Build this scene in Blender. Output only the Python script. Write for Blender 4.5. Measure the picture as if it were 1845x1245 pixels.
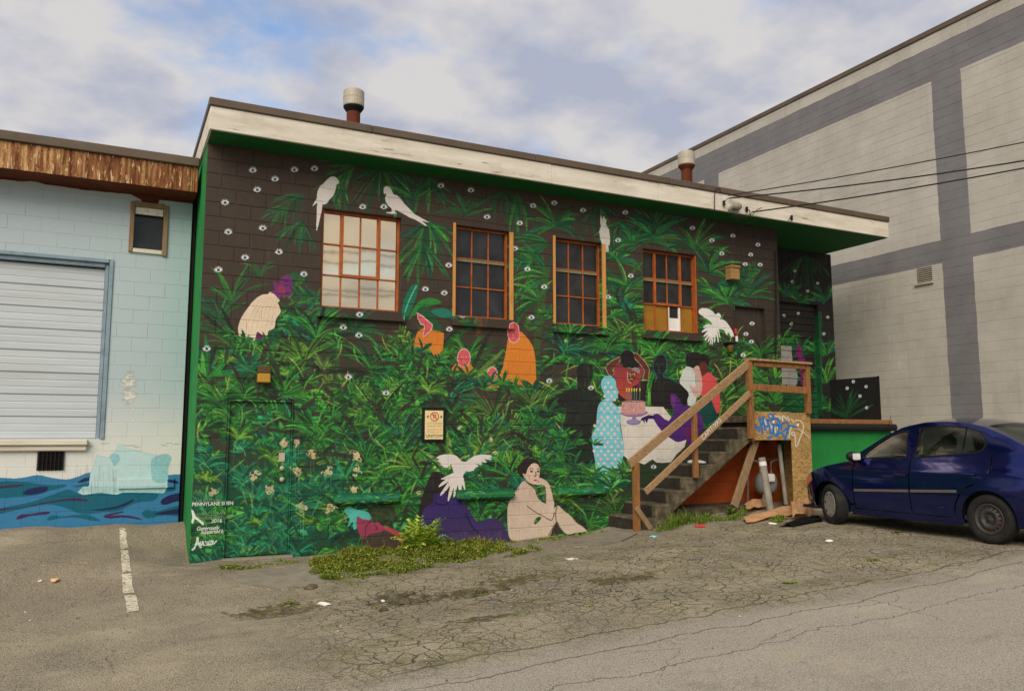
import bpy, bmesh, math, random
import numpy as np
from mathutils import Vector, Matrix, Euler
from mathutils.geometry import delaunay_2d_cdt

S = bpy.context.scene
for o in list(bpy.data.objects): bpy.data.objects.remove(o)
rng = random.Random(11)
nrg = np.random.default_rng(5)
EZ = 1.7                                             # eye height above the low corner of the yard

# ------------------------------------------------------------------ camera, sky, sun, exposure
F, CX, CY = 1440.0, 922.0, 622.0                     # focal length and centre in photograph pixels
PIT = math.atan(163 / 1440.0); YAW = math.atan(722 / (1440 / math.cos(PIT)))
cam = bpy.data.cameras.new('camera'); cam.sensor_width = 36; cam.lens = 36 * F / 1845
cam.clip_start = .05; cam.clip_end = 3000
camo = bpy.data.objects.new('camera', cam); S.collection.objects.link(camo)
camo.location = (0, 0, EZ); camo.rotation_euler = (math.pi / 2 + PIT, 0, -YAW)
S.camera = camo

SUN_EL, SUN_AZ = math.radians(38), math.radians(222)  # azimuth clockwise from +Y
W = bpy.data.worlds.new('World'); S.world = W; W.use_nodes = True
nt = W.node_tree; nt.nodes.clear()
def wn(t, **k):
    n = nt.nodes.new(t)
    for a, b in k.items(): setattr(n, a, b)
    return n
out = wn('ShaderNodeOutputWorld'); bg = wn('ShaderNodeBackground'); bg.inputs[1].default_value = .13
sky = wn('ShaderNodeTexSky', sky_type='NISHITA', sun_disc=False, sun_elevation=SUN_EL, sun_rotation=SUN_AZ, air_density=1.0, dust_density=.6, ozone_density=1.5)
tc = wn('ShaderNodeTexCoord'); sep = wn('ShaderNodeSeparateXYZ')
nt.links.new(tc.outputs['Generated'], sep.inputs[0])
# clouds lie on a flat layer: direction divided by height above the horizon
zc = wn('ShaderNodeMath', operation='MAXIMUM'); zc.inputs[1].default_value = 0.0
nt.links.new(sep.outputs[2], zc.inputs[0])
za = wn('ShaderNodeMath', operation='ADD'); za.inputs[1].default_value = .22; nt.links.new(zc.outputs[0], za.inputs[0])
dx = wn('ShaderNodeMath', operation='DIVIDE'); dy = wn('ShaderNodeMath', operation='DIVIDE')
nt.links.new(sep.outputs[0], dx.inputs[0]); nt.links.new(za.outputs[0], dx.inputs[1])
nt.links.new(sep.outputs[1], dy.inputs[0]); nt.links.new(za.outputs[0], dy.inputs[1])
cb = wn('ShaderNodeCombineXYZ'); nt.links.new(dx.outputs[0], cb.inputs[0]); nt.links.new(dy.outputs[0], cb.inputs[1])
n1 = wn('ShaderNodeTexNoise'); n1.inputs['Scale'].default_value = 2.3; n1.inputs['Detail'].default_value = 8; n1.inputs['Roughness'].default_value = .55; n1.inputs['Distortion'].default_value = .25
mpc = wn('ShaderNodeMapping'); mpc.inputs['Location'].default_value = (2.2, 8.4, 0)
nt.links.new(cb.outputs[0], mpc.inputs[0]); nt.links.new(mpc.outputs[0], n1.inputs['Vector'])
cr = wn('ShaderNodeValToRGB'); cr.color_ramp.elements[0].position = .29; cr.color_ramp.elements[1].position = .51
cr.color_ramp.interpolation = 'EASE'
nt.links.new(n1.outputs[0], cr.inputs[0])
n2 = wn('ShaderNodeTexNoise'); n2.inputs['Scale'].default_value = 4.2; n2.inputs['Detail'].default_value = 7
mp2 = wn('ShaderNodeMapping'); mp2.inputs['Location'].default_value = (7, 2, 0); nt.links.new(cb.outputs[0], mp2.inputs[0]); nt.links.new(mp2.outputs[0], n2.inputs['Vector'])
cc = wn('ShaderNodeValToRGB')
cc.color_ramp.elements[0].position = .38; cc.color_ramp.elements[0].color = (2.05, 2.2, 2.75, 1)
cc.color_ramp.elements[1].position = .58; cc.color_ramp.elements[1].color = (3.25, 3.15, 3.15, 1)
nt.links.new(n2.outputs[0], cc.inputs[0])
mx = wn('ShaderNodeMix', data_type='RGBA')
nt.links.new(cr.outputs[0], mx.inputs[0]); nt.links.new(sky.outputs[0], mx.inputs[6]); nt.links.new(cc.outputs[0], mx.inputs[7])
nt.links.new(mx.outputs[2], bg.inputs[0]); nt.links.new(bg.outputs[0], out.inputs[0])

sl = bpy.data.lights.new('sun', 'SUN'); sl.energy = 1.9; sl.angle = math.radians(42); sl.color = (1, .90, .76)
so = bpy.data.objects.new('sun', sl); S.collection.objects.link(so)
sd = Vector((math.sin(SUN_AZ) * math.cos(SUN_EL), math.cos(SUN_AZ) * math.cos(SUN_EL), math.sin(SUN_EL)))
so.rotation_euler = sd.to_track_quat('Z', 'Y').to_euler(); so.location = (0, 0, 30)
vs = S.view_settings; vs.view_transform = 'Standard'; vs.look = 'None'; vs.gamma = 1; vs.exposure = 0.68
vs.use_curve_mapping = False
S.render.resolution_x = 1024; S.render.resolution_y = 690

# ------------------------------------------------------------------ pixel -> place
def ray(u, v):
    x = (np.asarray(u, float) - CX) / F; y = -(np.asarray(v, float) - CY) / F
    zf = math.cos(PIT) - y * math.sin(PIT); zu = y * math.cos(PIT) + math.sin(PIT)
    s, c = math.sin(YAW), math.cos(YAW)
    return x * c + zf * s, -x * s + zf * c, zu
def onY(u, v, Y):                                    # (X, Z) where the pixel's ray meets the plane Y
    a, b, c = ray(u, v); t = Y / b; return a * t, c * t + EZ
def onX(u, v, X):
    a, b, c = ray(u, v); t = X / a; return b * t, c * t + EZ
def P3(u, v, Y):
    x, z = onY(u, v, Y); return Vector((float(x), Y, float(z)))
def Zc(x0, y0, s, pts): return [(x0 + a / s, y0 + b / s) for a, b in pts]

# ------------------------------------------------------------------ object helpers
COL = S.collection
def obj(name, me, mat=None, parent=None, kind=None, label=None, cat=None, group=None, smooth=False):
    if isinstance(me, bmesh.types.BMesh):
        m = bpy.data.meshes.new(name); me.normal_update(); me.to_mesh(m); me.free(); me = m
    if mat is not None and len(me.materials) == 0: me.materials.append(mat)
    if smooth: me.polygons.foreach_set('use_smooth', [True] * len(me.polygons))
    o = bpy.data.objects.new(name, me); COL.objects.link(o)
    if parent is not None:
        o.parent = parent
        o.matrix_parent_inverse = parent.matrix_world.inverted() if parent.type != 'EMPTY' else Matrix.Translation(parent.location).inverted()
    tag(o, label, cat, group, kind); return o
def tag(o, label=None, cat=None, group=None, kind=None):
    for k, v in (('label', label), ('category', cat), ('group', group), ('kind', kind)):
        if v: o[k] = v
    return o
def thing(name, label, cat, loc, group=None, rz=0):
    o = bpy.data.objects.new(name, None); COL.objects.link(o); o.location = loc; o.rotation_euler = (0, 0, rz); o.empty_display_size = .1
    return tag(o, label, cat, group)
def part_empty(name, parent, label=None):
    o = bpy.data.objects.new(name, None); COL.objects.link(o); o.parent = parent
    o.matrix_parent_inverse = Matrix.Translation(parent.location).inverted(); o.empty_display_size = .1
    if label: o['label'] = label
    return o
def BM(): return bmesh.new()
def box(bm, x0, x1, y0, y1, z0, z1, bev=0):
    vs_ = [bm.verts.new(p) for p in ((x0, y0, z0), (x1, y0, z0), (x1, y1, z0), (x0, y1, z0), (x0, y0, z1), (x1, y0, z1), (x1, y1, z1), (x0, y1, z1))]
    fs = [bm.faces.new([vs_[i] for i in f]) for f in ((3, 2, 1, 0), (4, 5, 6, 7), (0, 1, 5, 4), (1, 2, 6, 5), (2, 3, 7, 6), (3, 0, 4, 7))]
    if bev:
        es = list({e for f in fs for e in f.edges})
        bmesh.ops.bevel(bm, geom=es, offset=bev, segments=1, affect='EDGES')
    return bm
def bar(bm, p, q, w, t, up=(0, 0, 1), bev=0):        # a squared timber from p to q
    p, q = Vector(p), Vector(q); d = (q - p).normalized(); up = Vector(up)
    r = d.cross(up)
    if r.length < 1e-4: r = d.cross(Vector((0, 1, 0)))
    r.normalize(); k = r.cross(d)
    r *= w / 2; k *= t / 2
    vs_ = [bm.verts.new(c + a * r + b * k) for c in (p, q) for a, b in ((-1, -1), (1, -1), (1, 1), (-1, 1))]
    fs = [bm.faces.new([vs_[i] for i in f]) for f in ((3, 2, 1, 0), (4, 5, 6, 7), (0, 1, 5, 4), (1, 2, 6, 5), (2, 3, 7, 6), (3, 0, 4, 7))]
    if bev: bmesh.ops.bevel(bm, geom=list({e for f in fs for e in f.edges}), offset=bev, segments=1, affect='EDGES')
    return bm
def tube(bm, pts, r, n=8, cap=True):
    pts = [Vector(p) for p in pts]; rings = []
    rs = r if isinstance(r, (list, tuple)) else [r] * len(pts)
    ref = Vector((0, 0, 1))
    for i, p in enumerate(pts):
        d = (pts[min(i + 1, len(pts) - 1)] - pts[max(i - 1, 0)]).normalized()
        a = d.cross(ref if abs(d.z) < .95 else Vector((1, 0, 0))).normalized(); b = d.cross(a)
        rings.append([bm.verts.new(p + rs[i] * (math.cos(2 * math.pi * k / n) * a + math.sin(2 * math.pi * k / n) * b)) for k in range(n)])
    for A, B in zip(rings, rings[1:]):
        for k in range(n): bm.faces.new((A[k], A[(k + 1) % n], B[(k + 1) % n], B[k]))
    if cap: bm.faces.new(rings[0]); bm.faces.new(rings[-1][::-1])
    bmesh.ops.recalc_face_normals(bm, faces=bm.faces[:])
    return bm
def lathe(bm, prof, c, axis='Z', n=24):              # prof: (radius, height)
    c = Vector(c); rings = []
    for r, h in prof:
        ring = []
        for k in range(n):
            a = 2 * math.pi * k / n; x, y = r * math.cos(a), r * math.sin(a)
            ring.append(bm.verts.new(c + (Vector((x, y, h)) if axis == 'Z' else Vector((h, x, y)))))
        rings.append(ring)
    for A, B in zip(rings, rings[1:]):
        for k in range(n): bm.faces.new((A[k], A[(k + 1) % n], B[(k + 1) % n], B[k]))
    for R, rev in ((rings[0], True), (rings[-1], False)): bm.faces.new(R[::-1] if rev else R)
    bmesh.ops.recalc_face_normals(bm, faces=bm.faces[:])
    return bm
def text(name, s, loc, size, mat, parent, rot=(math.pi / 2, 0, 0), align='LEFT', sx=1.0, ext=.001, shear=0, bold=0):
    c = bpy.data.curves.new(name, 'FONT'); c.body = s; c.size = size; c.align_x = align; c.extrude = ext; c.shear = shear; c.offset = bold
    t = bpy.data.objects.new('tmp', c); COL.objects.link(t)
    bpy.context.view_layer.update()
    m = bpy.data.meshes.new_from_object(t.evaluated_get(bpy.context.evaluated_depsgraph_get()))
    bpy.data.objects.remove(t)
    m.transform(Matrix.Translation(loc) @ Euler(rot).to_matrix().to_4x4() @ Matrix.Diagonal((sx, 1, 1, 1)))
    m.materials.clear(); return obj(name, m, mat, parent)

# ------------------------------------------------------------------ material helpers
def lin(c): return tuple((x / 12.92 if x <= .04045 else ((x + .055) / 1.055) ** 2.4) for x in (c[0] / 255, c[1] / 255, c[2] / 255))
class NT:
    def __init__(s, name):
        s.m = bpy.data.materials.new(name); s.m.use_nodes = True; s.t = s.m.node_tree
        s.b = s.t.nodes['Principled BSDF']; s.pos = s.n('ShaderNodeNewGeometry').outputs['Position']
    def n(s, t, **k):
        x = s.t.nodes.new(t)
        for a, b in k.items(): setattr(x, a, b)
        return x
    def l(s, a, b): s.t.links.new(a, b)
    def map(s, scale=(1, 1, 1), loc=(0, 0, 0), rot=(0, 0, 0), src=None):
        m = s.n('ShaderNodeMapping'); m.inputs['Scale'].default_value = scale; m.inputs['Location'].default_value = loc; m.inputs['Rotation'].default_value = rot
        s.l(src or s.pos, m.inputs[0]); return m.outputs[0]
    def noise(s, scale, detail=4, vec=None, rough=.55, dist=0):
        x = s.n('ShaderNodeTexNoise'); x.inputs['Scale'].default_value = scale; x.inputs['Detail'].default_value = detail
        x.inputs['Roughness'].default_value = rough; x.inputs['Distortion'].default_value = dist
        s.l(vec or s.pos, x.inputs['Vector']); return x.outputs[0]
    def ramp(s, fac, stops):
        r = s.n('ShaderNodeValToRGB'); e = r.color_ramp.elements
        while len(e) < len(stops): e.new(.5)
        for k, (p, c) in zip(e, stops):
            k.position = p; k.color = (*c, 1) if len(c) == 3 else c
        s.l(fac, r.inputs[0]); return r.outputs[0]
    def step(s, fac, a, b):                          # smooth 0..1 between a and b
        m = s.n('ShaderNodeMapRange'); m.interpolation_type = 'SMOOTHSTEP'
        m.inputs[1].default_value = a; m.inputs[2].default_value = b; s.l(fac, m.inputs[0]); return m.outputs[0]
    def math(s, op, a, b=None):
        m = s.n('ShaderNodeMath', operation=op)
        for i, x in enumerate((a, b)):
            if x is None: continue
            if isinstance(x, (int, float)): m.inputs[i].default_value = x
            else: s.l(x, m.inputs[i])
        return m.outputs[0]
    def mix(s, f, a, b, mode='MIX'):
        m = s.n('ShaderNodeMix', data_type='RGBA', blend_type=mode)
        for i, x in ((0, f), (6, a), (7, b)):
            if isinstance(x, (int, float)): m.inputs[i].default_value = x
            elif isinstance(x, tuple): m.inputs[i].default_value = (*x, 1) if len(x) == 3 else x
            else: s.l(x, m.inputs[i])
        return m.outputs[2]
    def xyz(s):
        x = s.n('ShaderNodeSeparateXYZ'); s.l(s.pos, x.inputs[0]); return x.outputs
    def bump(s, h, strength=.3, dist=.01):
        b = s.n('ShaderNodeBump'); b.inputs['Strength'].default_value = strength; b.inputs['Distance'].default_value = dist
        s.l(h, b.inputs['Height']); s.l(b.outputs[0], s.b.inputs['Normal'])
    def out(s, col, rough=.8, metallic=0, spec=.3):
        if isinstance(col, tuple): s.b.inputs['Base Color'].default_value = (*col, 1)
        else: s.l(col, s.b.inputs['Base Color'])
        if isinstance(rough, (int, float)): s.b.inputs['Roughness'].default_value = rough
        else: s.l(rough, s.b.inputs['Roughness'])
        s.b.inputs['Metallic'].default_value = metallic; s.b.inputs['Specular IOR Level'].default_value = spec
        return s.m
def pmat(name, rgb, rough=.8, var=.18, scale=6, bump=.15, bscale=60, metallic=0, spec=.3, stretch=(1, 1, 1), stain=None, samt=.5):
    c = lin(rgb); N = NT(name); v = N.map(stretch)
    f = N.noise(scale, 6, v, .6)
    col = N.ramp(f, [(.3, tuple(x * (1 - var) for x in c)), (.7, tuple(min(1, x * (1 + var)) for x in c))])
    if stain:
        g = N.noise(scale * .45, 8, N.map(stretch, (4, 2, 9)), .7)
        col = N.mix(N.math('MULTIPLY', N.step(g, .5, .72), samt), col, lin(stain))
    if bump: N.bump(N.noise(bscale, 5, v), bump)
    return N.out(col, rough, metallic, spec)

M = {}
N = NT('white_wood'); fb = N.noise(3, 6, N.map((.35, 1, 3)), .6); c = N.ramp(fb, [(.3, lin((196, 186, 166))), (.7, lin((224, 217, 203)))])
c = N.mix(N.math('MULTIPLY', N.step(N.noise(3.2, 8, N.map((.5, 1, 5), (4, 2, 9)), .75), .60, .66), .75), c, lin((92, 76, 56)))
c = N.mix(N.math('MULTIPLY', N.step(N.noise(1.1, 6, N.map((1, 1, 2), (1, 7, 3)), .7), .5, .7), .3), c, lin((150, 134, 106))); N.bump(N.noise(30, 5, N.map((.3, 1, 4))), .3); M['white_wood'] = N.out(c, .8)
M['flashing'] = pmat('flashing', (92, 78, 62), .6, .2, 2, .1, 30, spec=.4, stain=(60, 52, 42))
M['soffit'] = pmat('soffit', (22, 92, 40), .8, .12, 4, .1, 40)
M['green_wall'] = pmat('green_wall', (30, 126, 58), .8, .14, 2.5, .3, 70, stain=(20, 84, 44), samt=.6)
M['roofing'] = pmat('roofing', (70, 68, 64), .95)
M['dark_interior'] = pmat('dark_interior', (48, 44, 40), .9)
M['orange_steel'] = pmat('orange_steel', (164, 86, 36), .65, .25, 9, .2, 80, stain=(110, 44, 16), samt=.5)
M['raw_wood'] = pmat('raw_wood', (196, 140, 74), .75, .2, 9, .2, 50, stretch=(6, 6, .5), stain=(130, 84, 40), samt=.5)
M['timber'] = pmat('timber', (140, 96, 54), .85, .35, 9, .4, 60, stretch=(5, 8, 1), stain=(92, 58, 28), samt=.85)
M['rail_wood'] = pmat('rail_wood', (160, 128, 92), .85, .4, 12, .45, 80, stretch=(2, 7, 5), stain=(116, 80, 46), samt=.75)
M['weathered_wood'] = pmat('weathered_wood', (140, 116, 86), .85, .22, 8, .3, 60, stretch=(5, 5, .8), stain=(96, 66, 36), samt=.6)
M['rust'] = pmat('rust', (96, 44, 20), .85, .3, 5, .3, 40, stain=(52, 26, 14), samt=.7)
M['galv'] = pmat('galv', (178, 170, 150), .55, .12, 6, .05, 60, metallic=.1, stain=(150, 130, 100), samt=.4)
M['pipe_grey'] = pmat('pipe_grey', (138, 132, 120), .55, .2, 6, .1, 60, stain=(96, 84, 66), samt=.5)
M['cable'] = pmat('cable', (34, 31, 30), .6, .1)
M['black_rubber'] = pmat('black_rubber', (26, 25, 25), .75, .2, 8, .2, 60)
M['cardboard'] = pmat('cardboard', (226, 182, 134), .9, .12, 4, .2, 40, stain=(140, 98, 56))
M['meter'] = pmat('meter', (120, 122, 118), .6, .1, 4, .05)
M['white_paint'] = pmat('white_paint', (222, 214, 198), .8, .1, 20, .2, 80, stain=(150, 138, 118), samt=.8)
M['paper'] = pmat('paper', (222, 218, 210), .9, .06)
M['red_bit'] = pmat('red_bit', (200, 50, 50), .6); M['cyan_bit'] = pmat('cyan_bit', (130, 200, 215), .6)
M['black_paint'] = pmat('black_paint', (22, 20, 18), .75)
M['white_letter'] = pmat('white_letter', (214, 222, 208), .85, .1, 30, 0)
M['grey_letter'] = pmat('grey_letter', (120, 150, 122), .85, .1, 30, 0)
# concrete of the stairs: grimy, mossy, pale where edges broke away
N = NT('stair_concrete')
f1 = N.noise(7, 8, None, .65); f2 = N.noise(40, 6); f3 = N.noise(3, 5, N.map((1, 1, 1), (5, 5, 5)), .6)
c = N.ramp(f1, [(.3, lin((62, 54, 42))), (.52, lin((98, 88, 68))), (.72, lin((140, 128, 104)))])
c = N.mix(N.math('MULTIPLY', N.step(f3, .5, .7), .55), c, lin((74, 70, 34)))
c = N.mix(N.math('MULTIPLY', f2, .45), c, lin((50, 44, 36)))
N.bump(f2, .6, .012); M['stair_concrete'] = N.out(c, .92)
M['pad'] = pmat('pad', (136, 128, 112), .9, .2, 5, .4, 60, stain=(110, 98, 76), samt=.7)
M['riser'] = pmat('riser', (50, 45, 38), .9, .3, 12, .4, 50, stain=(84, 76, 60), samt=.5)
M['concrete'] = pmat('concrete', (132, 122, 106), .92, .2, 8, .4, 50, stain=(82, 74, 58), samt=.6)

# ------------------------------------------------------------------ a paint brush: every mural is painted here stroke by stroke, no file is read
class Canvas:
    def __init__(s, x0, x1, z0, z1, ppm, Y=None, X=None):
        s.x0, s.x1, s.z0, s.z1, s.ppm, s.Y, s.X = x0, x1, z0, z1, ppm, Y, X
        s.w, s.h = int((x1 - x0) * ppm), int((z1 - z0) * ppm)
        s.rgb = np.zeros((s.h, s.w, 3), np.float32); s.a = np.zeros((s.h, s.w), np.float32)
        g = lambda k: np.repeat(np.repeat(nrg.random((s.h // k + 2, s.w // k + 2)), k, 0), k, 1)[:s.h, :s.w]
        s.tex = (.35 * g(2) + .3 * g(5) + .2 * g(14) + .15 * g(40)).astype(np.float32)
    def px(s, pts):                                  # photograph pixels -> canvas pixels
        p = np.asarray(pts, float)
        a, z = (onY(p[:, 0], p[:, 1], s.Y) if s.Y is not None else onX(p[:, 0], p[:, 1], s.X))
        return np.stack([(a - s.x0) * s.ppm, (z - s.z0) * s.ppm], 1)
    def fill(s, q, col, alpha=1.0, grad=None, tv=.10, dry=0.0):
        q = np.asarray(q); x0, y0 = np.floor(q.min(0)).astype(int); x1, y1 = np.ceil(q.max(0)).astype(int) + 1
        x0, y0, x1, y1 = max(x0, 0), max(y0, 0), min(x1, s.w), min(y1, s.h)
        if x1 <= x0 or y1 <= y0: return
        X = np.arange(x0, x1)[None, :] + .5; Yy = np.arange(y0, y1)[:, None] + .5
        ins = np.zeros((y1 - y0, x1 - x0), bool); n = len(q)
        for i in range(n):
            ax, ay = q[i]; bx, by = q[(i + 1) % n]
            if ay == by: continue
            c = (ay <= Yy) != (by <= Yy)
            ins ^= c & (X < (bx - ax) * (Yy - ay) / (by - ay) + ax)
        m = ins * alpha
        if dry: m = m * (s.tex[y0:y1, x0:x1] > dry * .62)
        m = m[..., None].astype(np.float32)
        c = np.array(col, np.float32) / 255
        if grad is not None:                         # colour at the top
            t = ((Yy - y0) / max(1, y1 - y0))[..., None]; c = c * (1 - t) + np.array(grad, np.float32) / 255 * t
        c = c * (1 + (s.tex[y0:y1, x0:x1, None] - .5) * 2 * tv)
        r = s.rgb[y0:y1, x0:x1]; r[...] = r * (1 - m) + c * m
        a = s.a[y0:y1, x0:x1]; a[...] = np.maximum(a, m[..., 0])
    def poly(s, pts, col, **k): s.fill(s.px(pts), col, **k)
    def blob(s, pts, col, **k): s.fill(s.px(smooth(pts)), col, **k)
    def ell(s, cx, cy, rx, ry, col, **k):
        s.poly([(cx + rx * math.cos(t * .35), cy + ry * math.sin(t * .35)) for t in range(18)], col, **k)
    def line(s, pts, w, col, taper=False, **k):
        p = np.asarray(pts, float); d = np.gradient(p, axis=0); d /= np.linalg.norm(d, axis=1)[:, None] + 1e-9
        nn = np.stack([-d[:, 1], d[:, 0]], 1); ww = np.full(len(p), w / 2.)
        if taper: ww = ww * np.linspace(1, .25, len(p))
        s.poly(np.concatenate([p + nn * ww[:, None], (p - nn * ww[:, None])[::-1]]), col, **k)
    def image(s, name):
        im = bpy.data.images.new(name, s.w, s.h, alpha=True)
        b = np.concatenate([np.clip(s.rgb, 0, 1), s.a[..., None]], 2).astype(np.float32)
        im.pixels.foreach_set(b.ravel()); im.update(); im.pack(); return im
    def node(s, N, name):                            # colour and cover of the paint at a place
        g = N.xyz(); cb_ = N.n('ShaderNodeCombineXYZ')
        a = g[0] if s.Y is not None else g[1]
        N.l(N.math('DIVIDE', N.math('SUBTRACT', a, s.x0), s.x1 - s.x0), cb_.inputs[0])
        N.l(N.math('DIVIDE', N.math('SUBTRACT', g[2], s.z0), s.z1 - s.z0), cb_.inputs[1])
        t = N.n('ShaderNodeTexImage'); t.image = s.image(name); t.extension = 'EXTEND'; t.interpolation = 'Linear'
        t.image.alpha_mode = 'CHANNEL_PACKED'
        N.l(cb_.outputs[0], t.inputs[0]); return t.outputs[0], t.outputs[1]
def smooth(pts, k=4):                                # closed Catmull-Rom
    p = np.asarray(pts, float); n = len(p); o = []
    for i in range(n):
        a, b, c, d = p[i - 1], p[i], p[(i + 1) % n], p[(i + 2) % n]
        for j in range(k):
            t = j / k
            o.append(.5 * ((2 * b) + (c - a) * t + (2 * a - 5 * b + 4 * c - d) * t * t + (3 * b - a - 3 * c + d) * t ** 3))
    return np.array(o)
def curve(pts, k=5):                                 # open Catmull-Rom
    p = [pts[0]] + list(pts) + [pts[-1]]; p = np.asarray(p, float); o = []
    for i in range(1, len(p) - 2):
        a, b, c, d = p[i - 1], p[i], p[i + 1], p[i + 2]
        for j in range(k):
            t = j / k
            o.append(.5 * ((2 * b) + (c - a) * t + (2 * a - 5 * b + 4 * c - d) * t * t + (3 * b - a - 3 * c + d) * t ** 3))
    o.append(p[-2]); return np.array(o)

GREENS = [(22, 74, 38), (28, 94, 40), (40, 112, 40), (18, 84, 54), (24, 100, 52), (60, 128, 46), (28, 66, 36), (20, 80, 64)]
LIGHT = [(110, 168, 58), (140, 176, 62), (88, 164, 72), (162, 180, 84), (70, 160, 92)]
DARK = (66, 54, 43)
def leaf(C, u, v, ang, ln, w, bend, col, alpha=.9, hi=None, dry=0):
    n = 7; t = np.linspace(0, 1, n)
    a = ang + bend * t; st = ln / (n - 1)
    x = u + np.concatenate([[0], np.cumsum(np.cos(a[:-1]) * st)]); y = v + np.concatenate([[0], np.cumsum(-np.sin(a[:-1]) * st)])
    ww = w * np.sin(np.pi * np.clip(t * .92 + .06, 0, 1)) ** .8
    dx_, dy_ = np.gradient(x), np.gradient(y); L = np.hypot(dx_, dy_) + 1e-6; nx, ny = -dy_ / L, dx_ / L
    A = np.stack([x + nx * ww / 2, y + ny * ww / 2], 1); B = np.stack([x - nx * ww / 2, y - ny * ww / 2], 1)
    C.fill(C.px(np.concatenate([A, B[::-1]])), col, alpha=alpha, tv=.16, dry=dry)
    C.fill(C.px(np.concatenate([A[4:], B[4:][::-1]])), shade(col, 1.3), alpha=alpha * .7, tv=.16, dry=dry)
    if hi is not None:
        k = rng.choice((A, B)); mid = np.stack([x, y], 1) * .45 + k * .55
        C.fill(C.px(np.concatenate([k[1:-1], mid[1:-1][::-1]])), hi, alpha=alpha * .8, tv=.16)
def shade(c, k): return tuple(min(255, max(0, x * k)) for x in c)
def fan(C, u, v, n, a0, spread, ln, w, droop, pal=GREENS, alpha=.9, light=.35, dry=0):
    for i in range(n):
        a = math.radians(a0 + (i / (n - 1) - .5) * spread + rng.uniform(-8, 8)) if n > 1 else math.radians(a0)
        sgn = -1 if math.cos(a) > 0 else 1
        l = ln * rng.uniform(.6, 1.15); col = shade(rng.choice(pal), rng.uniform(.75, 1.15))
        leaf(C, u + rng.uniform(-3, 3), v + rng.uniform(-3, 3), a, l, w * rng.uniform(.7, 1.3), sgn * droop * rng.uniform(.5, 1.4), col, alpha,
             rng.choice(LIGHT) if rng.random() < light else shade(col, 1.35) if rng.random() < .6 else None, dry)
def pinnate(C, u, v, ang, ln, bend, ll, w, pal=GREENS, alpha=.85, k=11, light=.3, dry=0):
    a = math.radians(ang); x, y = u, v; st = ln / k
    for i in range(k):
        t = i / k; aa = a + bend * t; x += math.cos(aa) * st; y -= math.sin(aa) * st
        for sg in (-1, 1):
            l = ll * (1 - .6 * abs(t - .35)) * rng.uniform(.8, 1.15); col = shade(rng.choice(pal), rng.uniform(.8, 1.2))
            leaf(C, x, y, aa + sg * math.radians(rng.uniform(38, 62)), l, w, -sg * .3 - (.5 if math.cos(aa + sg * .8) > 0 else -.5) * .8, col, alpha,
                 rng.choice(LIGHT) if rng.random() < light else None, dry)
def eye(C, u, v, r=5.2):
    for k in range(9):
        a = math.pi * (k / 8 * 1.1 - .05)
        C.line([(u + r * .8 * math.cos(a), v - r * .5 * math.sin(a)), (u + r * 1.35 * math.cos(a), v - r * 1.25 * math.sin(a))], 1.1, (222, 224, 222))
    for k in range(3):
        a = -math.pi * (k + 1) / 4
        C.line([(u + r * .8 * math.cos(a), v - r * .5 * math.sin(a)), (u + r * 1.2 * math.cos(a), v - r * .95 * math.sin(a))], 1.0, (205, 208, 208))
    C.blob([(u - r * 1.15, v), (u, v - r * .75), (u + r * 1.15, v), (u, v + r * .7)], (232, 232, 228), tv=.02)
    C.ell(u, v, r * .5, r * .48, (60, 110, 140), tv=0); C.ell(u, v, r * .27, r * .27, (15, 15, 18), tv=0)

# ---- the jungle mural on the block facade
FY = 11.5
C = Canvas(.8, 11.75, -.25, 5.95, 190, Y=FY)
C.a[:] = 1
zz = (np.arange(C.h) / C.ppm + C.z0)[:, None]; xx = (np.arange(C.w) / C.ppm + C.x0)[None, :]
base = np.ones((C.h, C.w, 1), np.float32) * (np.array(DARK, np.float32) / 255)
def region(c, m, col):
    m = np.clip(m, 0, 1)[..., None]; return c * (1 - m) + np.array(col, np.float32) / 255 * m
base = region(base, np.clip((1.55 - zz) / .8, 0, 1) * np.clip((3.4 - xx) / 1.2, 0, 1) * .9, (14, 86, 62))      # teal ground colour low at the door
base = region(base, np.clip((1.9 - zz) / .8, 0, 1) * .45, (20, 70, 36))
base = region(base, np.clip((.75 - zz) / .4, 0, 1) * np.clip((xx - 6) / 1, 0, 1) * .8, (24, 78, 36))
base = region(base, np.clip((xx - 9) / 2, 0, 1) * .35, (38, 34, 31))
base = region(base, (zz < 1.66 - .66 * (9.8 - xx)) * (zz < 2.03) * (xx > 7.7) * (xx < 11.5) * 1.0, (196, 88, 32))   # rust orange below the flight of stairs
C.rgb[:] = base * (1 + (C.tex[..., None] - .5) * .16)
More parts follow.
